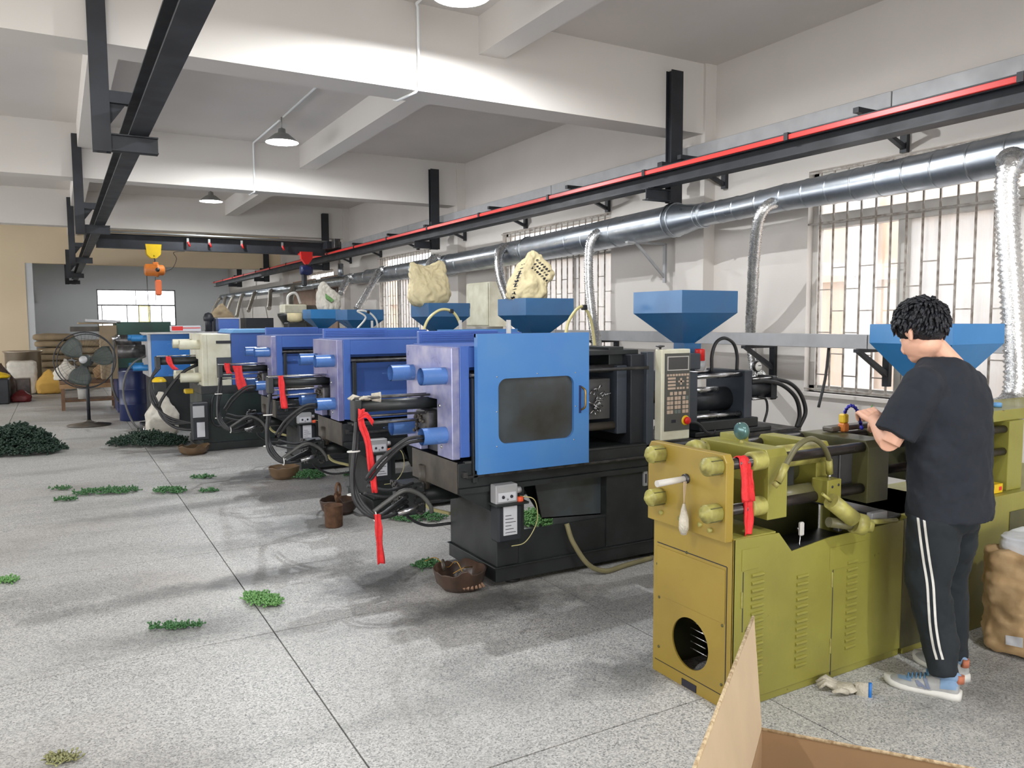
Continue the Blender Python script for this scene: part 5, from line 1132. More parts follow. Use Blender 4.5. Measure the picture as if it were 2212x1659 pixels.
MB().lathe((2.40, 2.56, 1.03), [(0, -.03), (.04, -.03), (.045, 0), (.04, .03), (0, .03)], (1, .2, 0), 20).build('ejector_motor', M_OLIVE2, om); qo('channel', M_DSTEEL, 2.31, 2.50, 2.60, 2.66, 1.035, 1.05)
qo('mould_half', M_MOLD, 3.06, 3.15, 2.33, 2.58, .84, 1.0); qo('mould_half', M_MOLD, 2.96, 3.05, 2.33, 2.58, .84, 1.0)
qo('small_block', M_GREY, 3.15, 3.26, 2.22, 2.25, .675, .72, lb='light grey metal block'); qo('fixed_bracket', M_BRASS, 3.05, 3.09, 2.26, 2.30, .66, .73)
for k in range(5): qo('fitting', M_DSTEEL, 2.96+.05*k, 2.99+.05*k, 2.25, 2.28, .655, .69+.01*(k % 3))
qo('tray_sheet', M_GREY, 2.50, 2.66, 2.30, 2.42, .645, .652); qo('lower_tray', M_BLACK2, 3.30, 3.9, 2.26, 2.70, .66, .675)
# electric plug hanging in the pit
MB().tube(spline([(2.73, 2.28, .70), (2.74, 2.275, .66), (2.735, 2.27, .62), (2.76, 2.25, .585), (2.75, 2.24, .57)]), .003, 6).build('thin_wire', M_STEEL, om); MB().bevbox(2.73, 2.755, 2.262, 2.28, .665, .725, .005).build('plug', M_FRAME, om)
# right part behind the worker
qo('right_body', M_OLIVE, 3.42, 5.3, YF, YR, .0, .675); qo('right_door', M_OLIVED, 4.30, 5.0, YF-.004, YF, .08, .58)
qo('right_shadow_panel', M_OLIVED, 3.40, 3.85, YF-.002, YF+.01, .03, .66)  # dark olive sheet paints the worker's shadow on the recessed section
qo('top_beam', M_OLIVE, 3.95, 5.2, 2.30, 2.62, 1.05, 1.11); qo('stand', M_OLIVE, 4.36, 4.50, 2.28, 2.62, .675, 1.05); qo('stand', M_OLIVED, 4.22, 4.30, 2.4, 2.6, .675, 1.05)
for z in (1.005, .885): MB().tube([(3.30, 2.31, z), (4.40, 2.31, z)], .021, 16).build('guide_bar', M_DSTEEL2, om); MB().tube([(3.30, 2.60, z), (4.40, 2.60, z)], .021, 16).build('guide_bar', M_DSTEEL2, om)
qo('injection_block', M_OLIVED, 3.6, 3.8, 2.26, 2.64, .80, 1.08)
hopper(om, 4.075, 2.53, 1.19, .462, .09, 1.567, 1.465, M_HBLUE2)
# smaller things on and around it
g_ = empty('pouch', (2.2, 2.465, .7), 'white cotton pouch hanging by rubber bands from the handle bar', 'pouch')
b = MB()
for dx_ in (-.006, 0, .007): b.tube(spline([(2.235+dx_, 2.465-.018, .925), (2.232+dx_*.6, 2.445, .88), (2.228, 2.442, .83)]), .002, 6)
b.build('rubber_band', M_CARD, g_)
MB().lathe((2.226, 2.44, .70), [(0, 0), (.012, .004), (.021, .03), (.02, .07), (.012, .11), (.005, .135)], n=14).build('bundle', M_GLOVE, g_)
ribbon([(2.40, 2.262, .985), (2.40, 2.257, .94), (2.405, 2.258, .86), (2.41, 2.256, .78), (2.405, 2.252, .722)], .05, (1, 0, 0), 'red cloth strips hanging from the upper tie bar of the olive machine', seed=21, fr=.007)
ribbon([(2.38, 2.312, 1.0), (2.38, 2.29, 1.042), (2.385, 2.262, 1.03), (2.39, 2.255, .96), (2.40, 2.25, .86)], .055, (1, 0, 0), 'red cloth knot looped over the upper tie bar of the olive machine', seed=24, fr=.005)
bx_ = MB().bevbox(4.08, 4.20, 2.27, 2.38, .677, .725, .003).build('small_carton', M_PAPER, None, 'small white and yellow carton on the ledge right of the worker', 'box')
MB().box(4.20, 4.30, 2.27, 2.38, .6775, .7245).box(4.19, 4.20, 2.269, 2.27, .68, .72).build('yellow_half', M_YEL, bx_); MB().box(4.105, 4.17, 2.2690, 2.2701, .69, .713).build('print', M_INK, bx_); MB().box(4.265, 4.29, 2.2688, 2.2701, .69, .71).build('red_mark', M_REDP, bx_)
MB().lathe((4.45, 2.40, 1.111), [(0, 0), (.025, 0), (.026, .02), (.02, .024), (0, .025)], n=18).build('bottle_cap', M_LBLUE, None, 'pale blue round lid on the olive beam at the right edge', 'lid')
va = empty('coolant_tap', at(1822, 935, Y=2.5), 'yellow and orange coolant tap with a blue jointed hose by the hands', 'tap')
c0 = at(1822, 918, Y=2.5)
MB().bevbox(c0.x-.02, c0.x+.02, c0.y-.02, c0.y+.02, 1.048, c0.z+.01, .006).build('tap_body', M_ORG, va); MB().bevbox(c0.x-.018, c0.x+.018, c0.y-.018, c0.y+.018, c0.z+.01, c0.z+.055, .006).build('tap_head', M_YEL, va)
pp = spline([at(1824, 905, Y=2.5), at(1827, 886, Y=2.5), at(1838, 876, Y=2.48), at(1850, 884, Y=2.46), at(1857, 905, Y=2.44), at(1862, 928, Y=2.42)], 5)
MB().tube([p for p in pp for _ in (0, 1)], [.0095 if i % 4 < 2 else .006 for i in range(2*len(pp))], 10).build('jointed_hose', M_BEADB, va)
tb = MB().bevbox(3.22, 3.75, 2.50, 2.56, 1.05, 1.075, .006).build('tool_bar', M_BED, None, 'dark steel bar lying on the olive platen beside the tap', 'bar')
# ================================================================ PERSON
pe = empty('person', (3.27, 1.97, 0), 'young person in black t-shirt and striped black trousers working at the olive machine', 'person')
def ell_loft(b, rings, n=28):
    """rings: (centre, rx, ry, rz-rotation) horizontal ellipses"""
    vs = []
    for c, rx, ry, rot in rings:
        for k in range(n):
            a = 2*PI*k/n; x, y = math.cos(a)*rx, math.sin(a)*ry
            vs.append(V(c)+V((x*math.cos(rot)-y*math.sin(rot), x*math.sin(rot)+y*math.cos(rot), 0)))
    m_ = len(rings); f = [(j*n+i, j*n+(i+1) % n, (j+1)*n+(i+1) % n, (j+1)*n+i) for j in range(m_-1) for i in range(n)]
    f += [list(range(n))[::-1], [(m_-1)*n+i for i in range(n)]]
    b.add(vs, f, True)
def remesh(o, vox, it=4, fac=.6):
    r_ = o.modifiers.new('r', 'REMESH'); r_.mode = 'VOXEL'; r_.voxel_size = vox; r_.use_smooth_shade = True
    s_ = o.modifiers.new('s', 'SMOOTH'); s_.factor = fac; s_.iterations = it
PEL = V((3.27, 1.97, .88)); NECK = at(2052, 792, Y=2.0); HEAD = at(1990, 720, Y=2.07)
fh = V((.12, .89, -.43)).normalized(); lh = V((-fh.y, fh.x, 0)).normalized(); uh = fh.cross(-lh).normalized()
if uh.z < 0: uh = -uh
HM = Matrix((fh, lh, uh)).transposed().to_4x4(); HM.translation = HEAD     # head frame: x forward, y left, z up
hp_ = lambda x, y, z: HM @ V((x, y, z))
SHL, SHR = V((3.085, 1.96, 1.335)), V((3.47, 1.985, 1.325))
ELL = at(1922, 958, Y=2.03); WRL = at(1888, 905, Y=2.2); ELR = V((3.56, 2.08, 1.13)); WRR = at(1938, 903, Y=2.34)
AL, AR = V((3.195, 1.885, .09)), V((3.37, 1.97, .09)); KL, KR = V((3.20, 2.0, .47)), V((3.40, 2.05, .47))
body = MB()
def limb(b, pts, rs, n=14): b.tube([V(p) for p in pts], rs, n)
ell_loft(body, [(PEL+V((0, 0, -.06)), .13, .085, 0), (PEL+V((0, 0, .05)), .13, .085, 0), (PEL+V((0, .02, .2)), .13, .085, 0), (V((3.27, 1.99, 1.22)), .165, .10, 0), (V((3.27, 2.0, 1.36)), .17, .085, 0), (V((3.26, 2.01, 1.41)), .07, .06, 0)])
body.tube([V((3.26, 2.0, 1.36)), NECK+V((0, 0, .01)), HEAD+(NECK-HEAD)*.3, HEAD], [.062, .056, .052, .05], 18)
# head: cranium, face wedge, jaw, nose, lips, ears, eye sockets
for c, r_, sc in (((-.015, 0, .03), .1, (1.0, .80, .95)), ((.02, 0, -.03), .078, (1.0, .86, 1.15)), ((.045, 0, -.088), .04, (1.1, 1.05, .7)), ((.0, 0, -.06), .062, (1.0, .98, .8)), ((.05, 0, .04), .055, (.9, 1.2, .8))):
    k = len(body.v); body.ico((0, 0, 0), r_, 3, sc); body.v[k:] = [hp_(p.x+c[0], p.y+c[1], p.z+c[2]) for p in body.v[k:]]
body.tube([hp_(.088, 0, .01), hp_(.112, 0, -.03), hp_(.108, 0, -.042), hp_(.09, 0, -.045)], [.008, .013, .014, .008], 10)
for z, r_ in ((-.062, .010), (-.074, .010)): body.tube([hp_(.083, -.02, z), hp_(.095, 0, z), hp_(.083, .02, z)], [.005, r_, .005], 8)
for s in (1, -1):
    body.tube([hp_(-.005, s*.078, .025), hp_(-.022, s*.088, .018), hp_(-.024, s*.09, -.005), hp_(-.008, s*.084, -.032), hp_(.002, s*.077, -.025)], [.008, .01, .011, .010, .007], 8)
    body.ico(hp_(-.006, s*.078, -.002), .018, 2)
limb(body, [SHL+V((.06, .02, 0)), SHL, SHL.lerp(ELL, .5), ELL], [.06, .056, .047, .040]); limb(body, [ELL, ELL.lerp(WRL, .3), ELL.lerp(WRL, .7), WRL], [.041, .043, .034, .026])
limb(body, [SHR, SHR.lerp(ELR, .5), ELR], [.056, .047, .040]); limb(body, [ELR, ELR.lerp(WRR, .3), ELR.lerp(WRR, .7), WRR], [.041, .042, .033, .026])
for A, K, sx in ((AL, KL, -1), (AR, KR, 1)): limb(body, [PEL+V((sx*.065, 0, -.02)), PEL+V((sx*.075, .0, -.15)), K, K+V((0, -.03, -.12)), A], [.075, .07, .052, .05, .036])
def hand(b, wr, d, n_, s=1, curl=.9, thumb=1):
    """palm and five bent fingers; d: along the hand, n_: back of the hand"""
    d = V(d).normalized(); n_ = V(n_); n_ = (n_-d*n_.dot(d)).normalized(); w_ = d.cross(n_)
    q = lambda a, c, e: wr+(d*a+w_*c+n_*e)*1.2
    b.tube([q(0, 0, 0), q(.03, 0, .004), q(.075, 0, .003)], [.026, .033, .030], 14, True, .62) if abs(w_.z) > 2 else None
    for c, r0_ in ((-.026, .013), (-.009, .014), (.009, .014), (.025, .013)): b.tube([q(-.005, c*.5, 0), q(.035, c*.95, .003), q(.082, c, 0)], [.016, r0_+.002, .0115], 10)
    for c, l in ((-.028, .062), (-.009, .074), (.010, .07), (.028, .055)):
        l *= 1.15; p0 = q(.080, c, 0); a1 = curl*.55; a2 = curl*1.35; a3 = curl*1.9
        p1 = p0+(d*math.cos(a1)-n_*math.sin(a1))*l*.45; p2 = p1+(d*math.cos(a2)-n_*math.sin(a2))*l*.32; p3 = p2+(d*math.cos(a3)-n_*math.sin(a3))*l*.23
        b.tube([p0-d*.01, p0, p1, p2, p3], [.0108, .0108, .0098, .0088, .007], 10)
    t = thumb; b.tube([q(.015, t*.022, -.004), q(.045, t*.045, -.014), q(.068, t*.046, -.030), q(.085, t*.036, -.042)], [.014, .0125, .010, .0075], 10)
HS_ = 1.2
hand(body, WRL, (WRL-ELL)+V((-.02, .0, -.02)), V((-.55, -.45, .6)), curl=1.0, thumb=1)
hand(body, WRR, (WRR-ELR)+V((-.03, -.0, -.03)), V((.1, -.75, .65)), curl=1.0, thumb=-1)
bo = body.build('body', M_SKIN, pe); remesh(bo, .0045, 3, .5)
# small part held between the fingers
c0 = WRL+(WRL-ELL).normalized()*.11+V((.02, 0, -.02)); MB().tube([c0, c0+V((.03, .01, .03))], .003, 6).build('green_part', M_LEAFL, None, 'tiny green moulded part held between the fingertips', 'part')
# t-shirt
sh = MB()
ell_loft(sh, [(V((3.295, 1.955, .745)), .200, .150, 0), (V((3.295, 1.955, .80)), .202, .152, 0), (V((3.29, 1.96, .95)), .20, .147, 0), (V((3.285, 1.965, 1.10)), .212, .145, 0), (V((3.285, 1.97, 1.24)), .222, .140, 0), (V((3.282, 1.98, 1.33)), .210, .118, 0), (V((3.27, 1.99, 1.385)), .165, .098, 0), (V((3.262, 2.0, 1.415)), .105, .085, 0), (V((3.255, 2.01, 1.432)), .076, .074, 0)], 36)
SLL = SHL.lerp(ELL, .86); SLR = SHR.lerp(ELR, .85)
sh.tube([SHL+V((.09, .02, -.01)), SHL+V((.0, 0, -.01)), SHL.lerp(ELL, .35), SLL], [.085, .083, .083, .086], 20)
sh.tube([SHR+V((-.12, .0, .0)), SHR+V((-.02, 0, -.025)), SHR.lerp(ELR, .4), SLR], [.07, .074, .078, .083], 20)
so = sh.build('t_shirt', M_SHIRT, pe); remesh(so, .009, 6, .6)
def clouds(o, size, strength):
    t = bpy.data.textures.new('folds', 'CLOUDS'); t.noise_scale = size; d_ = o.modifiers.new('folds', 'DISPLACE'); d_.texture = t; d_.strength = strength; d_.mid_level = .5; d_.texture_coords = 'GLOBAL'
clouds(so, .10, .022); clouds(so, .045, .008)
# trousers
tr_ = MB()
ell_loft(tr_, [(V((3.275, 1.96, .70)), .165, .118, 0), (V((3.275, 1.965, .80)), .16, .115, 0), (V((3.272, 1.97, .90)), .15, .11, 0)], 28)
tr_.tube([V((3.195, 1.955, .76)), V((3.19, 1.96, .62)), V((3.19, 1.975, .47)), V((3.20, 1.945, .33)), V((3.205, 1.91, .19)), V((3.20, 1.898, .085))], [.105, .103, .088, .078, .068, .062], 22)
tr_.tube([V((3.355, 1.975, .76)), V((3.37, 1.985, .62)), V((3.395, 2.015, .47)), V((3.405, 2.00, .33)), V((3.405, 1.985, .19)), V((3.405, 1.975, .085))], [.105, .100, .085, .076, .066, .060], 22)
to = tr_.build('trousers', M_TROUS, pe); remesh(to, .009, 5, .6); clouds(to, .09, .022); clouds(to, .04, .007)
tt = bvh_of(to)
for dx_ in (0, 13):
    pts = [(1980, 1118), (1985, 1160), (1992, 1210), (2000, 1260), (2003, 1305), (2006, 1350), (2013, 1395), (2021, 1425)]
    L = []; R_ = []
    for x, y in [(p.x, p.y) for p in spline([(x, y, 0) for x, y in pts], 8)]:
        for q, l in ((x+dx_, L), (x+dx_+5.5, R_)):
            d = (at(q, y, Y=1.9)-EYE).normalized(); h = tt.ray_cast(EYE, d); l.append(h[0]-d*.002 if h[0] is not None else None)
    vs = []; f = []
    for a, c in zip(L, R_):
        if a is None or c is None: continue
        vs += [a, c]
    f = [(2*i, 2*i+1, 2*i+3, 2*i+2) for i in range(len(vs)//2-1)]
    MB().add(vs, f).build('white_stripe', M_SOLE, pe)
# hair
ha = MB(); rnd = random.Random(8)
k = len(ha.v); ha.ico((0, 0, 0), .103, 4, (1.05, .92, .96))
nv = []
for p in ha.v[k:]:
    q = V((p.x-.018, p.y, p.z+.045)); nn = noise.noise(q*30)*.006+noise.noise(q*70)*.003; d = p.normalized(); nv.append(hp_(*(q+d*nn)))
ha.v[k:] = nv
k = len(ha.v); ha.ico((0, 0, 0), .080, 3, (.8, .96, .85)); ha.v[k:] = [hp_(p.x-.040, p.y, p.z+.005) for p in ha.v[k:]]
for i in range(560):
    a = rnd.uniform(0, 2*PI); e = rnd.uniform(-.75, 1.0); r_ = math.sqrt(max(0, 1-e*e)); d = V((r_*math.cos(a), r_*math.sin(a), e))
    if d.x > .25 and d.z < .12: continue
    if d.z < -.35 and d.x > -.3: continue
    p = V((d.x*.106-.018, d.y*.094, d.z*.099+.045)); dn = V((.35*d.x+.45, d.y*.7, -.75 if d.z < .55 else .15)); dn = (dn-d*dn.dot(d)*.85).normalized()
    l = rnd.uniform(.02, .04); q = p+d*.004; m_ = q+dn*l*.5+d*rnd.uniform(.002, .010); t = q+dn*l+d*rnd.uniform(-.002, .010)
    ha.tube([hp_(*q), hp_(*m_), hp_(*t)], [.0075, .006, .001], 5)
ha.build('hair', M_HAIR, pe)
# eyes, brows
for s in (1, -1):
    MB().ico(hp_(.074, s*.032, .002), .011, 2).build('eye', M_SOLE, pe); MB().ico(hp_(.082, s*.032, .001), .005, 1).build('iris', M_HAIR, pe)
    MB().tube([hp_(.083, s*.015, .022), hp_(.088, s*.032, .027), hp_(.075, s*.05, .022)], [.002, .004, .002], 6).build('eyebrow', M_HAIR, pe)
# shoes
def shoe(heel, toe, z0, lb):
    heel, toe = V(heel), V(toe); d = (toe-heel); Lg = d.length; d.normalize(); w_ = V((-d.y, d.x, 0)); n = 20
    prof = [(.0, .026, .075), (.04, .034, .088), (.12, .037, .09), (.28, .036, .083), (.40, .037, .075), (.55, .042, .06), (.70, .045, .048), (.85, .041, .038), (.95, .028, .03), (1.0, .012, .022)]
    vs = []; ns = len(prof)
    for t, hw, ht in prof:
        c = heel+d*Lg*t
        for k in range(n):
            a = PI*k/(n-1); y = math.cos(a)*hw*(1+.12*math.sin(a)*0); z = z0+.022+max(0, math.sin(a))**.7*(ht-.022)
            vs.append(c+w_*y*1.06+V((0, 0, z)))
    f = [(j*n+i, j*n+i+1, (j+1)*n+i+1, (j+1)*n+i) for j in range(ns-1) for i in range(n-1)]+[list(range(n))[::-1], [(ns-1)*n+i for i in range(n)]]
    u = MB().add(vs, f, True).build('shoe', M_SHOEG, pe, label=lb)
    ss = u.modifiers.new('s', 'SUBSURF'); ss.levels = 1; ss.render_levels = 1
    sp = [(-.03, .022), (.0, .034), (.06, .041), (.2, .042), (.4, .040), (.58, .046), (.75, .050), (.9, .044), (.98, .026), (1.02, .008)]
    vs = []
    for t, hw in sp:
        c = heel+d*Lg*t; up_ = .006*max(0, (t-.7)/.3)**2*2; th = .030 if t < .35 else .024
        for y, z in ((-hw, up_), (-hw*1.04, .5*th+up_), (-hw*.95, th+up_), (hw*.95, th+up_), (hw*1.04, .5*th+up_), (hw, up_)): vs.append(c+w_*y+V((0, 0, z0+z)))
    m_ = len(sp); f = [(j*6+i, j*6+(i+1) % 6, (j+1)*6+(i+1) % 6, (j+1)*6+i) for j in range(m_-1) for i in range(6)]+[list(range(6)), [(m_-1)*6+i for i in range(6)]]
    MB().add(vs, f, True).build('sole', M_SOLE, u)
    lc = MB()
    for i in range(5):
        t = .46+.055*i; c = heel+d*Lg*t; h = .078-.045*(t-.42)*1.6; lc.tube(spline([c+w_*.024+V((0, 0, z0+h-.012)), c+V((0, 0, z0+h+.004)), c-w_*.024+V((0, 0, z0+h-.012))], 4), .0035, 6)
    c = heel+d*Lg*.42
    for s in (1, -1): lc.torus(c+w_*.014*s+V((0, 0, z0+.092)), .014, .0028, w_*.4+d, 12, 6)
    lc.build('laces', M_SHOEB2, u)
    c = heel+d*Lg*.16; MB().tube([c-d*.045+V((0, 0, z0+.082)), c+V((0, 0, z0+.094)), c+d*.04+V((0, 0, z0+.09))], [.022, .036, .026], 14, True, .8).build('tongue', M_SHOEB, u)
    MB().tube([heel+V((0, 0, z0+.07)), heel-d*.004+V((0, 0, z0+.102))], [.024, .018], 12, True, .6).build('heel_tab', M_SHOEO, u)
    return u, d, w_, Lg
su, sd, sw, sl = shoe((3.220, 1.835, 0), (3.100, 2.095, 0), 0, 'grey and blue running shoe nearest the camera')
shoe((3.395, 1.915, 0), (3.45, 2.18, 0), 0, 'running shoe mostly hidden behind the other')
ts = bvh_of(su)
def patch(corners, name, mt, tree, par, off=.002, nn=6):
    a, b_, c, d = corners; vs = []; ok = True
    for i in range(nn+1):
        for j in range(nn+1):
            u, v = i/nn, j/nn; x = (a[0]*(1-u)+b_[0]*u)*(1-v)+(d[0]*(1-u)+c[0]*u)*v; y = (a[1]*(1-u)+b_[1]*u)*(1-v)+(d[1]*(1-u)+c[1]*u)*v
            dd = (at(x, y, Y=1.8)-EYE).normalized(); h = tree.ray_cast(EYE, dd)
            vs.append(h[0]-dd*off if h[0] is not None else None)
    f = [q for i in range(nn) for j in range(nn) for q in [(i*(nn+1)+j, (i+1)*(nn+1)+j, (i+1)*(nn+1)+j+1, i*(nn+1)+j+1)] if all(vs[k_] is not None for k_ in q)]
    vs = [v if v is not None else V((3.15, 1.97, .03)) for v in vs]
    return MB().add(vs, f, True).build(name, mt, par)
patch([(1938, 1448), (1968, 1450), (1968, 1472), (1940, 1464)], 'mesh_panel', M_SHOEB, ts, su)
patch([(2032, 1462), (2068, 1462), (2070, 1492), (2030, 1488)], 'heel_panel', M_SHOEB, ts, su)
for cn in ([(1976, 1469), (1983, 1470), (1993, 1489), (1986, 1488)], [(1977, 1469), (1983, 1469), (2004, 1487), (1998, 1489)], [(1994, 1465), (2002, 1465), (2010, 1489), (2003, 1489)]):
    patch(cn, 'letter_n', M_SHOEN, ts, su, .004, 4)
# ================================================================ CARDBOARD BOX, SACK
cb = empty('cardboard_box', (1.5, 1.0, 0), 'open brown cardboard box with a raised flap in the bottom foreground', 'box')
C_ = at(1641, 1574, Z=.6); Rr = at(2090, 1659, Z=.6); T_ = at(1625, 1333, Z=.8); T2 = at(1497, 1659, Z=.8)
dR = (Rr-C_).normalized(); dL = V((T2.x-T_.x, T2.y-T_.y, 0)).normalized(); Rf = C_+dR*.95; Lf = C_+dL*.95; RLf = Rf+dL*.95
def panel(name, a, b_, z0, z1, mt, t=.006):
    a, b_ = V(a), V(b_); d = (b_-a).normalized(); nrm = V((-d.y, d.x, 0))*t
    return MB().prism([(a.x, a.y, z0), (b_.x, b_.y, z0), (b_.x, b_.y, z1), (a.x, a.y, z1)], nrm).build(name, mt, cb)
panel('back_wall', C_, Rf, .0, .6, M_CARDI); panel('left_wall', C_, Lf, .0, .6, M_CARDI); panel('right_wall', Rf, RLf, .0, .6, M_CARDI); panel('near_wall', Lf, RLf, .0, .6, M_CARDI)
MB().prism([V((p.x, p.y, .0)) for p in (C_, Rf, RLf, Lf)], (0, 0, .005)).build('bottom', M_CARDI, cb)
T3 = T_+dL*.95; nf = (T_-C_).cross(dL).normalized()*.005
MB().prism([C_, T_, T3, Lf], nf).build('flap', M_CARD, cb)
MB().tube([T_+nf*.5, T3+nf*.5], .0042, 6).tube([C_+nf*.5, T_+nf*.5], .003, 6).build('cut_edge', M_CARD3, cb)
MB().tube([C_, Rf], .0045, 6).build('cut_edge', M_CARD3, cb)
MB().prism([Rf+V((0, 0, 0)), Rf+V((.2, .1, -.12)), RLf+V((.2, .1, -.12)), RLf], (0, 0, .005)).build('flap', M_CARD, cb)
kr = sack('paper_sack', (4.035, 1.955, .001), .46, .34, .50, M_SACKB, 'kraft paper sack standing on the floor at the right edge', top='x', seed=4, n=36, m_=22)
sack('plastic_liner', (4.05, 1.96, .46), .36, .24, .10, M_SACKW2, 'white plastic sack folded into the top of the kraft sack', 'sack', top='x', seed=9)
MB().torus((4.035, 1.955, .44), .16, .018, (0, 0, 1), 30, 8).build('rolled_rim', M_SACKB, kr)
patch_t = bvh_of(kr); patch([(2172, 1372), (2210, 1378), (2210, 1400), (2172, 1392)], 'printed_mark', M_PAPER, patch_t, kr, .004)
# ================================================================ BASINS, BUCKET, SACK, FAN ETC
def basin(c, r_, h, label, mt=None, crumple=.01, cat='basin', seed=1, tilt=0):
    b = MB(); n = 36; prof = [(.0, .004), (.72, .0), (.86, .25), (1.0, 1.0), (1.06, 1.0), (1.04, .94), (.93, .3), (.76, .1), (0, .09)]
    vs = []
    for pr_, pz in prof:
        for k in range(n):
            a = 2*PI*k/n; rr = r_*pr_*(1+crumple*6*noise.noise(V((math.cos(a)*1.5, math.sin(a)*1.5, seed))))
            vs.append(V(c)+V((math.cos(a)*rr, math.sin(a)*rr*.9, pz*h*(1+crumple*14*noise.noise(V((math.cos(a)*2, math.sin(a)*2, seed+5)))))))
    m_ = len(prof); f = [(j*n+i, j*n+(i+1) % n, (j+1)*n+(i+1) % n, (j+1)*n+i) for j in range(m_-1) for i in range(n)]
    o = b.add(vs, f, True).build('basin', mt or M_BASIN, None, label, cat); return o
b1 = basin((2.03, 4.16, .001), .155, .12, 'crumpled brown basin with oily scraps at the foot of the nearest blue machine', crumple=.03, seed=3)
MB().torus((1.95, 4.23, .13), .03, .008, (1, -.6, .2), 20, 8).build('valve_ring', M_BED, b1); MB().torus((1.95, 4.23, .13), .014, .005, (1, -.6, .2), 14, 6).build('valve_core', M_TRAY, b1)
MB().tube(spline([(1.86, 4.3, .15), (1.93, 4.3, .16), (1.98, 4.24, .11), (2.02, 4.2, .15), (2.04, 4.15, .09)]), .003, 6).tube(spline([(1.97, 4.14, .1), (2.03, 4.12, .13), (2.1, 4.14, .12)]), .003, 6).build('wire', M_BRASS, b1)
for k in range(7):
    a = math.radians(200+16*k); MB().tube([(2.07+.03*math.cos(a), 4.08+.03*math.sin(a), .085), (2.07+.10*math.cos(a), 4.08+.07*math.sin(a), .03)], [.004, .010], 6).build('plastic_fold', M_BASIN2, b1)
basin((1.97, 6.33, .001), .15, .12, 'brown basin at the foot of the second blue machine', seed=6)
ru = MB().lathe((1.80, 5.93, .001), [(0, 0), (.062, 0), (.068, .01), (.072, .165), (.075, .17), (.068, .168), (.062, .02), (0, .02)], n=24).build('bucket', M_RUST, None, 'rusty little bucket beside the brown basin of the second blue machine', 'bucket')
MB().torus((1.80, 5.93, .17), .07, .003, (.2, 1, 0), 16, 6, 0, PI).build('wire_handle', M_DSTEEL, ru)
vr = MB().torus((1.90, 6.12, .25), .045, .011, (1, -.8, .1), 22, 8); vr.tube([(1.90, 6.14, .2), (1.93, 6.2, .13)], .03, 12)
o = vr.build('valve_ring', M_RUST, bpy.data.objects['basin.001'])
basin((1.94, 8.05, .001), .15, .12, 'tan basin at the foot of the third blue machine', mt=M_BASIN3, seed=8)
basin((1.37, 10.12, .001), .17, .10, 'crumpled basin at the foot of the ivory machine', mt=M_BASIN3, crumple=.03, seed=2)
sack('woven_sack', (1.22, 12.05, .001), .42, .34, .62, M_SACKW, 'white woven sack leaning by the ivory machine hoses', top='tied', seed=6)
MB().lathe((1.02, 12.6-.35, .001), [(0, 0), (.03, 0), (.03, .12), (0, .12)], n=14).build('tin_can', M_STEEL, None, 'small shiny can on the floor beside the black bucket', 'can')
MB().lathe((1.06, 12.9-.35, .001), [(0, 0), (.07, 0), (.09, .14), (.085, .14), (.065, .01), (0, .01)], n=18).build('bucket', M_BLACK, None, 'small black bucket beside the shiny can', 'bucket')
# standing fan
fa = empty('standing_fan', (.36, 13.8, 0), 'large black industrial standing fan in the aisle', 'fan')
fx, fy = .36, 13.8
MB().lathe((fx, fy, 0), [(0, 0), (.30, 0), (.31, .015), (.10, .05), (.04, .07), (.03, .09)], n=32).build('base', M_BED, fa)
MB().tube([(fx, fy, .08), (fx, fy, .95)], .025, 14).build('pole', M_BLACK, fa)
fc = V((fx-.02, fy-.12, 1.02)); ax = V((-.25, -.95, .12)).normalized()
MB().lathe(fc+ax*-.05, [(0, -.16), (.07, -.15), (.09, -.1), (.09, .02), (.05, .06), (0, .06)], ax, 22).build('motor', M_FANG, fa)
MB().torus(fc, .43, .009, ax, 48, 8).torus(fc-ax*.10, .41, .007, ax, 48, 8).build('ring', M_BLACK, fa)
a_ = ax.orthogonal().normalized(); b_ = ax.cross(a_)
for k in range(3):
    t0 = 2*PI*k/3+.5; vs = []; 
    for i in range(9):
        r_ = .06+.33*i/8; wdt = .10+.24*math.sin(i/8*2.4)
        for j in range(7):
            a = t0+(j/6-.5)*wdt*2.2/(.35+r_*1.2); vs.append(fc+(a_*math.cos(a)+b_*math.sin(a))*r_-ax*(.03+.05*(j/6-.5)))
    o = MB().add(vs, [(i*7+j, i*7+j+1, (i+1)*7+j+1, (i+1)*7+j) for i in range(8) for j in range(6)], True).build('blade', M_FANG, fa); s_ = o.modifiers.new('s', 'SOLIDIFY'); s_.thickness = .003
b = MB()
for k in range(44):
    a = 2*PI*k/44; d = a_*math.cos(a)+b_*math.sin(a); b.tube([fc+d*.43, fc+d*.40+ax*.08, fc+d*.10+ax*.10], .0016, 4, False)
for r_ in (.12, .22, .32): b.torus(fc+ax*(.10 if r_ < .3 else .09), r_, .002, ax, 40, 4)
b.build('cage', M_DSTEEL, fa, kind='stuff')
MB().lathe(fc+ax*.10, [(0, .012), (.055, .01), (.06, 0), (0, 0)], ax, 24).build('badge', M_GREY, fa)
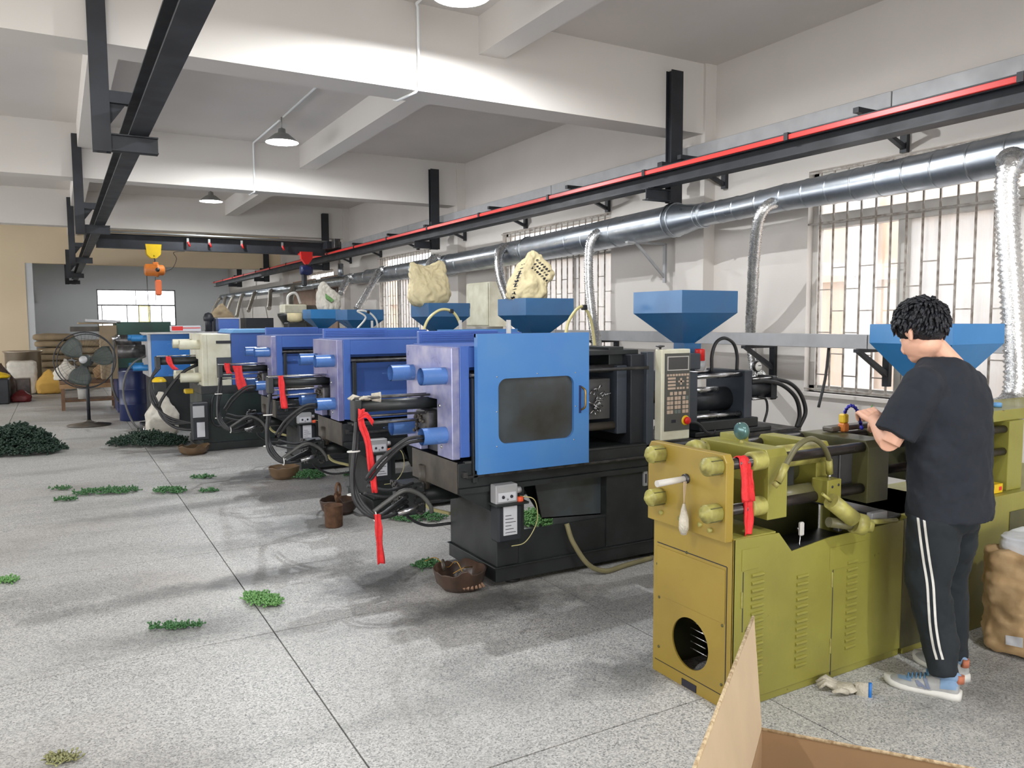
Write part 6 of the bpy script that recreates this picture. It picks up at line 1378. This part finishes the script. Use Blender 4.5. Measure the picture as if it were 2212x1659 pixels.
# bench with things
be = empty('work_bench', (.45, 16.6, 0), 'low dusty wooden bench behind the standing fan', 'bench')
MB().bevbox(-.02, .92, 16.3, 16.9, .48, .54, .01).build('top', M_WOOD, be); MB().bevbox(.0, .9, 16.33, 16.87, .15, .19, .01).build('shelf', M_WOOD, be)
for x in (.0, .84):
    for y in (16.32, 16.82): MB().box(x, x+.06, y, y+.06, 0, .48).build('leg', M_WOOD, be)
MB().box(-.02, .92, 16.29, 16.30, .40, .48).build('apron', M_CARD2, be)
sack('woven_sack', (.10, 16.6, .541), .40, .3, .34, M_SACKW, 'pale sack lying on the bench behind the fan', top='tied', seed=11)
sack('woven_sack', (.72, 16.6, .541), .34, .28, .36, M_CARD2, 'crumpled brown bag on the right end of the bench', top='tied', seed=14)
MB().lathe((.36, 16.5, .191), [(0, 0), (.09, 0), (.10, .2), (.105, .21), (0, .21)], n=22).build('bucket', M_SOLE, None, 'white bucket on the lower shelf of the bench', 'bucket')
# stack of sacks
ix = 0
def pillow_sack(c, lx, ly, lz, label, seed, grp):
    b = MB(); b.ico((0, 0, 0), 1, 3); vs = []
    for p in b.v:
        q = V([math.copysign(abs(v)**.55, v) for v in p]); q = V((q.x*lx/2, q.y*ly/2, q.z*lz/2)); q += V((0, 0, 1))*noise.noise(q*6+V((seed, 0, 0)))*.02; vs.append(V(c)+q)
    b.v = vs; return b.build('filled_sack', M_SACKT, None, label, 'sack', grp)
rows = ('bottom', 'second', 'third', 'fourth', 'fifth', 'sixth', 'seventh', 'topmost')
for j in range(8):
    z = .085+.165*j; nx = 2 if j < 7 else 1
    for i in range(nx):
        pillow_sack((-.12+.78*i+(.05 if j % 2 else 0)-(.02 if j == 7 else 0), 22.3, z), .775 if j < 7 else .9, .55, .172, 'filled tan sack in the %s layer of the stack by the far doorway, %s' % (rows[j], ('left' if i == 0 else 'right') if nx == 2 else 'alone'), j*3+i, 'filled sacks stacked by the far doorway')
# things at the far left
po = empty('steel_pot', (-.72, 21.2, 0), 'wide stainless steel pot standing at the left by the far doorway', 'pot')
MB().lathe((-.72, 21.3, 0), [(0, 0), (.34, 0), (.36, .02), (.36, .9), (.40, .93), (.40, .95), (.34, .93), (.33, .05), (0, .05)], n=36).build('shell', M_STEELB, po)
sack('woven_sack', (-.72, 20.6, .001), .55, .4, .75, M_SACKW, 'pale grey sack in front of the steel pot', top='x', seed=17)
sack('paper_sack', (-.22, 20.5, .001), .50, .4, .55, M_YSACK, 'yellow sack leaning right of the steel pot', top='tied', seed=19)
sack('woven_sack', (.12, 21.3, .001), .42, .35, .75, M_SACKW, 'grey white sack with a twisted neck before the sack stack', top='tied', seed=23)
MB().bevbox(-1.0, -.55, 19.4, 19.8, .0, .42, .01).build('crate', M_BASIN, None, 'dark brown crate in front of the pale grey sack', 'crate')
cr = MB().bevbox(-1.45, -.88, 18.3, 18.9, .0, .50, .02).build('bin', M_BLACK, None, 'black bin at the left edge with a yellow rag on it', 'bin')
sack('rag', (-1.02, 18.6, .501), .3, .3, .12, M_YEL, 'yellow green rag on the black bin at the left edge', 'rag', top='tied', seed=27)
sack('plastic_bag', (-1.05, 19.15, .001), .5, .4, .78, M_BASIN, 'dark purple brown bag behind the black bin', 'bag', top='tied', seed=29)
sack('red_bag', (-.70, 18.7, .001), .35, .25, .25, M_REDDK, 'small dark red bag on the floor beside the black bin', 'bag', top='tied', seed=31)
# ================================================================ GREEN SCRAPS
def scraps(cx, cy, rx, ry, n, label, mt, h=.0, s=1.0, seed=1, rot=0, z0=0.0):
    rnd = random.Random(seed); b = MB()
    for i in range(n):
        a = rnd.uniform(0, 2*PI); q = rnd.random()**.6; x = rx*q*math.cos(a); y = ry*q*math.sin(a)
        c = V((cx+x*math.cos(rot)-y*math.sin(rot), cy+x*math.sin(rot)+y*math.cos(rot), z0+.012*s+h*(1-q*q)*rnd.random()**.5))
        for k in range(4):
            d = V((rnd.uniform(-1, 1), rnd.uniform(-1, 1), rnd.uniform(-.15, .9))).normalized(); l = .022*s*rnd.uniform(.6, 1.5)
            e = c+d*l; e.z = max(z0+.003, e.z); b.tube([c, e], .0032*s, 4)
            if k < 2: b.ico(e, .0065*s, 0)
    o = b.build('plastic_scraps', mt, None, label, 'scraps', kind='stuff'); return o
def sc(px, py, wpx, n, label, mt, h=.0, s=1.0, seed=1, asp=.5, rot=0):
    a = at(px-wpx, py, Z=0); c = at(px+wpx, py, Z=0); m_ = at(px, py, Z=0); r_ = (c-a).length/2; an = math.atan2((c-a).y, (c-a).x)
    return scraps(m_.x, m_.y, r_, r_*asp, n, label, mt, h, s, seed, an+rot)
sc(40, 978, 92, 900, 'large heap of dark green plastic scraps at the left edge', M_LEAFD, h=.32, s=2.2, seed=1, asp=.62)
sc(322, 960, 80, 500, 'low heap of dark green scraps in front of the ivory machine', M_LEAFD, h=.14, s=1.9, seed=2, asp=.6)
sc(228, 1066, 66, 130, 'long scatter of green scraps left of the floor joint', M_LEAF, h=.02, s=1.25, seed=3, asp=.4, rot=.25)
sc(132, 1058, 26, 18, 'few dark scraps at the left end of the long scatter', M_LEAF, s=1.2, seed=13, asp=.4)
sc(140, 1082, 26, 22, 'few green scraps below the left end of the long scatter', M_LEAF, s=1.2, seed=14, asp=.4)
sc(366, 1064, 32, 80, 'bunch of green scraps lying on the floor joint', M_LEAF, h=.02, s=1.25, seed=4, asp=.6)
sc(450, 1063, 18, 24, 'small bunch of green scraps right of the floor joint', M_LEAF, s=1.2, seed=5, asp=.5)
sc(437, 1033, 26, 26, 'short row of green scraps behind the other bunches', M_LEAF, s=1.2, seed=6, asp=.3)
sc(566, 1300, 52, 150, 'light green cluster of scraps across the floor joint', M_LEAFL, h=.015, s=1.05, seed=7, asp=.5, rot=-.55)
sc(382, 1357, 56, 60, 'thin line of green scraps left of the floor joint in the foreground', M_LEAF, s=.95, seed=8, asp=.16, rot=.12)
sc(12, 1258, 26, 40, 'green scraps at the left edge of the floor', M_LEAFL, s=1.1, seed=9, asp=.4)
sc(668, 1032, 38, 120, 'green scraps under the hoses of the third blue machine', M_LEAF, h=.05, s=1.3, seed=10, asp=.6)
sc(755, 1028, 14, 20, 'little tuft of green scraps behind the red ribbon', M_LEAF, s=1.3, seed=16, asp=.6)
sc(905, 1122, 62, 140, 'strip of green scraps under the second blue machine', M_LEAF, h=.03, s=1.15, seed=11, asp=.5)
sc(925, 1226, 30, 60, 'green scraps beside the crumpled brown basin', M_LEAF, h=.03, s=1.0, seed=12, asp=.6)
sc(135, 1645, 42, 30, 'faded scraps at the bottom left of the floor', M_LEAFY, s=.8, seed=15, asp=.5)
sc(1160, 1128, 62, 380, 'bright green scraps on the floor seen through the opening under the nearest blue machine', M_LEAFL, h=.07, s=1.25, seed=17, asp=.8)
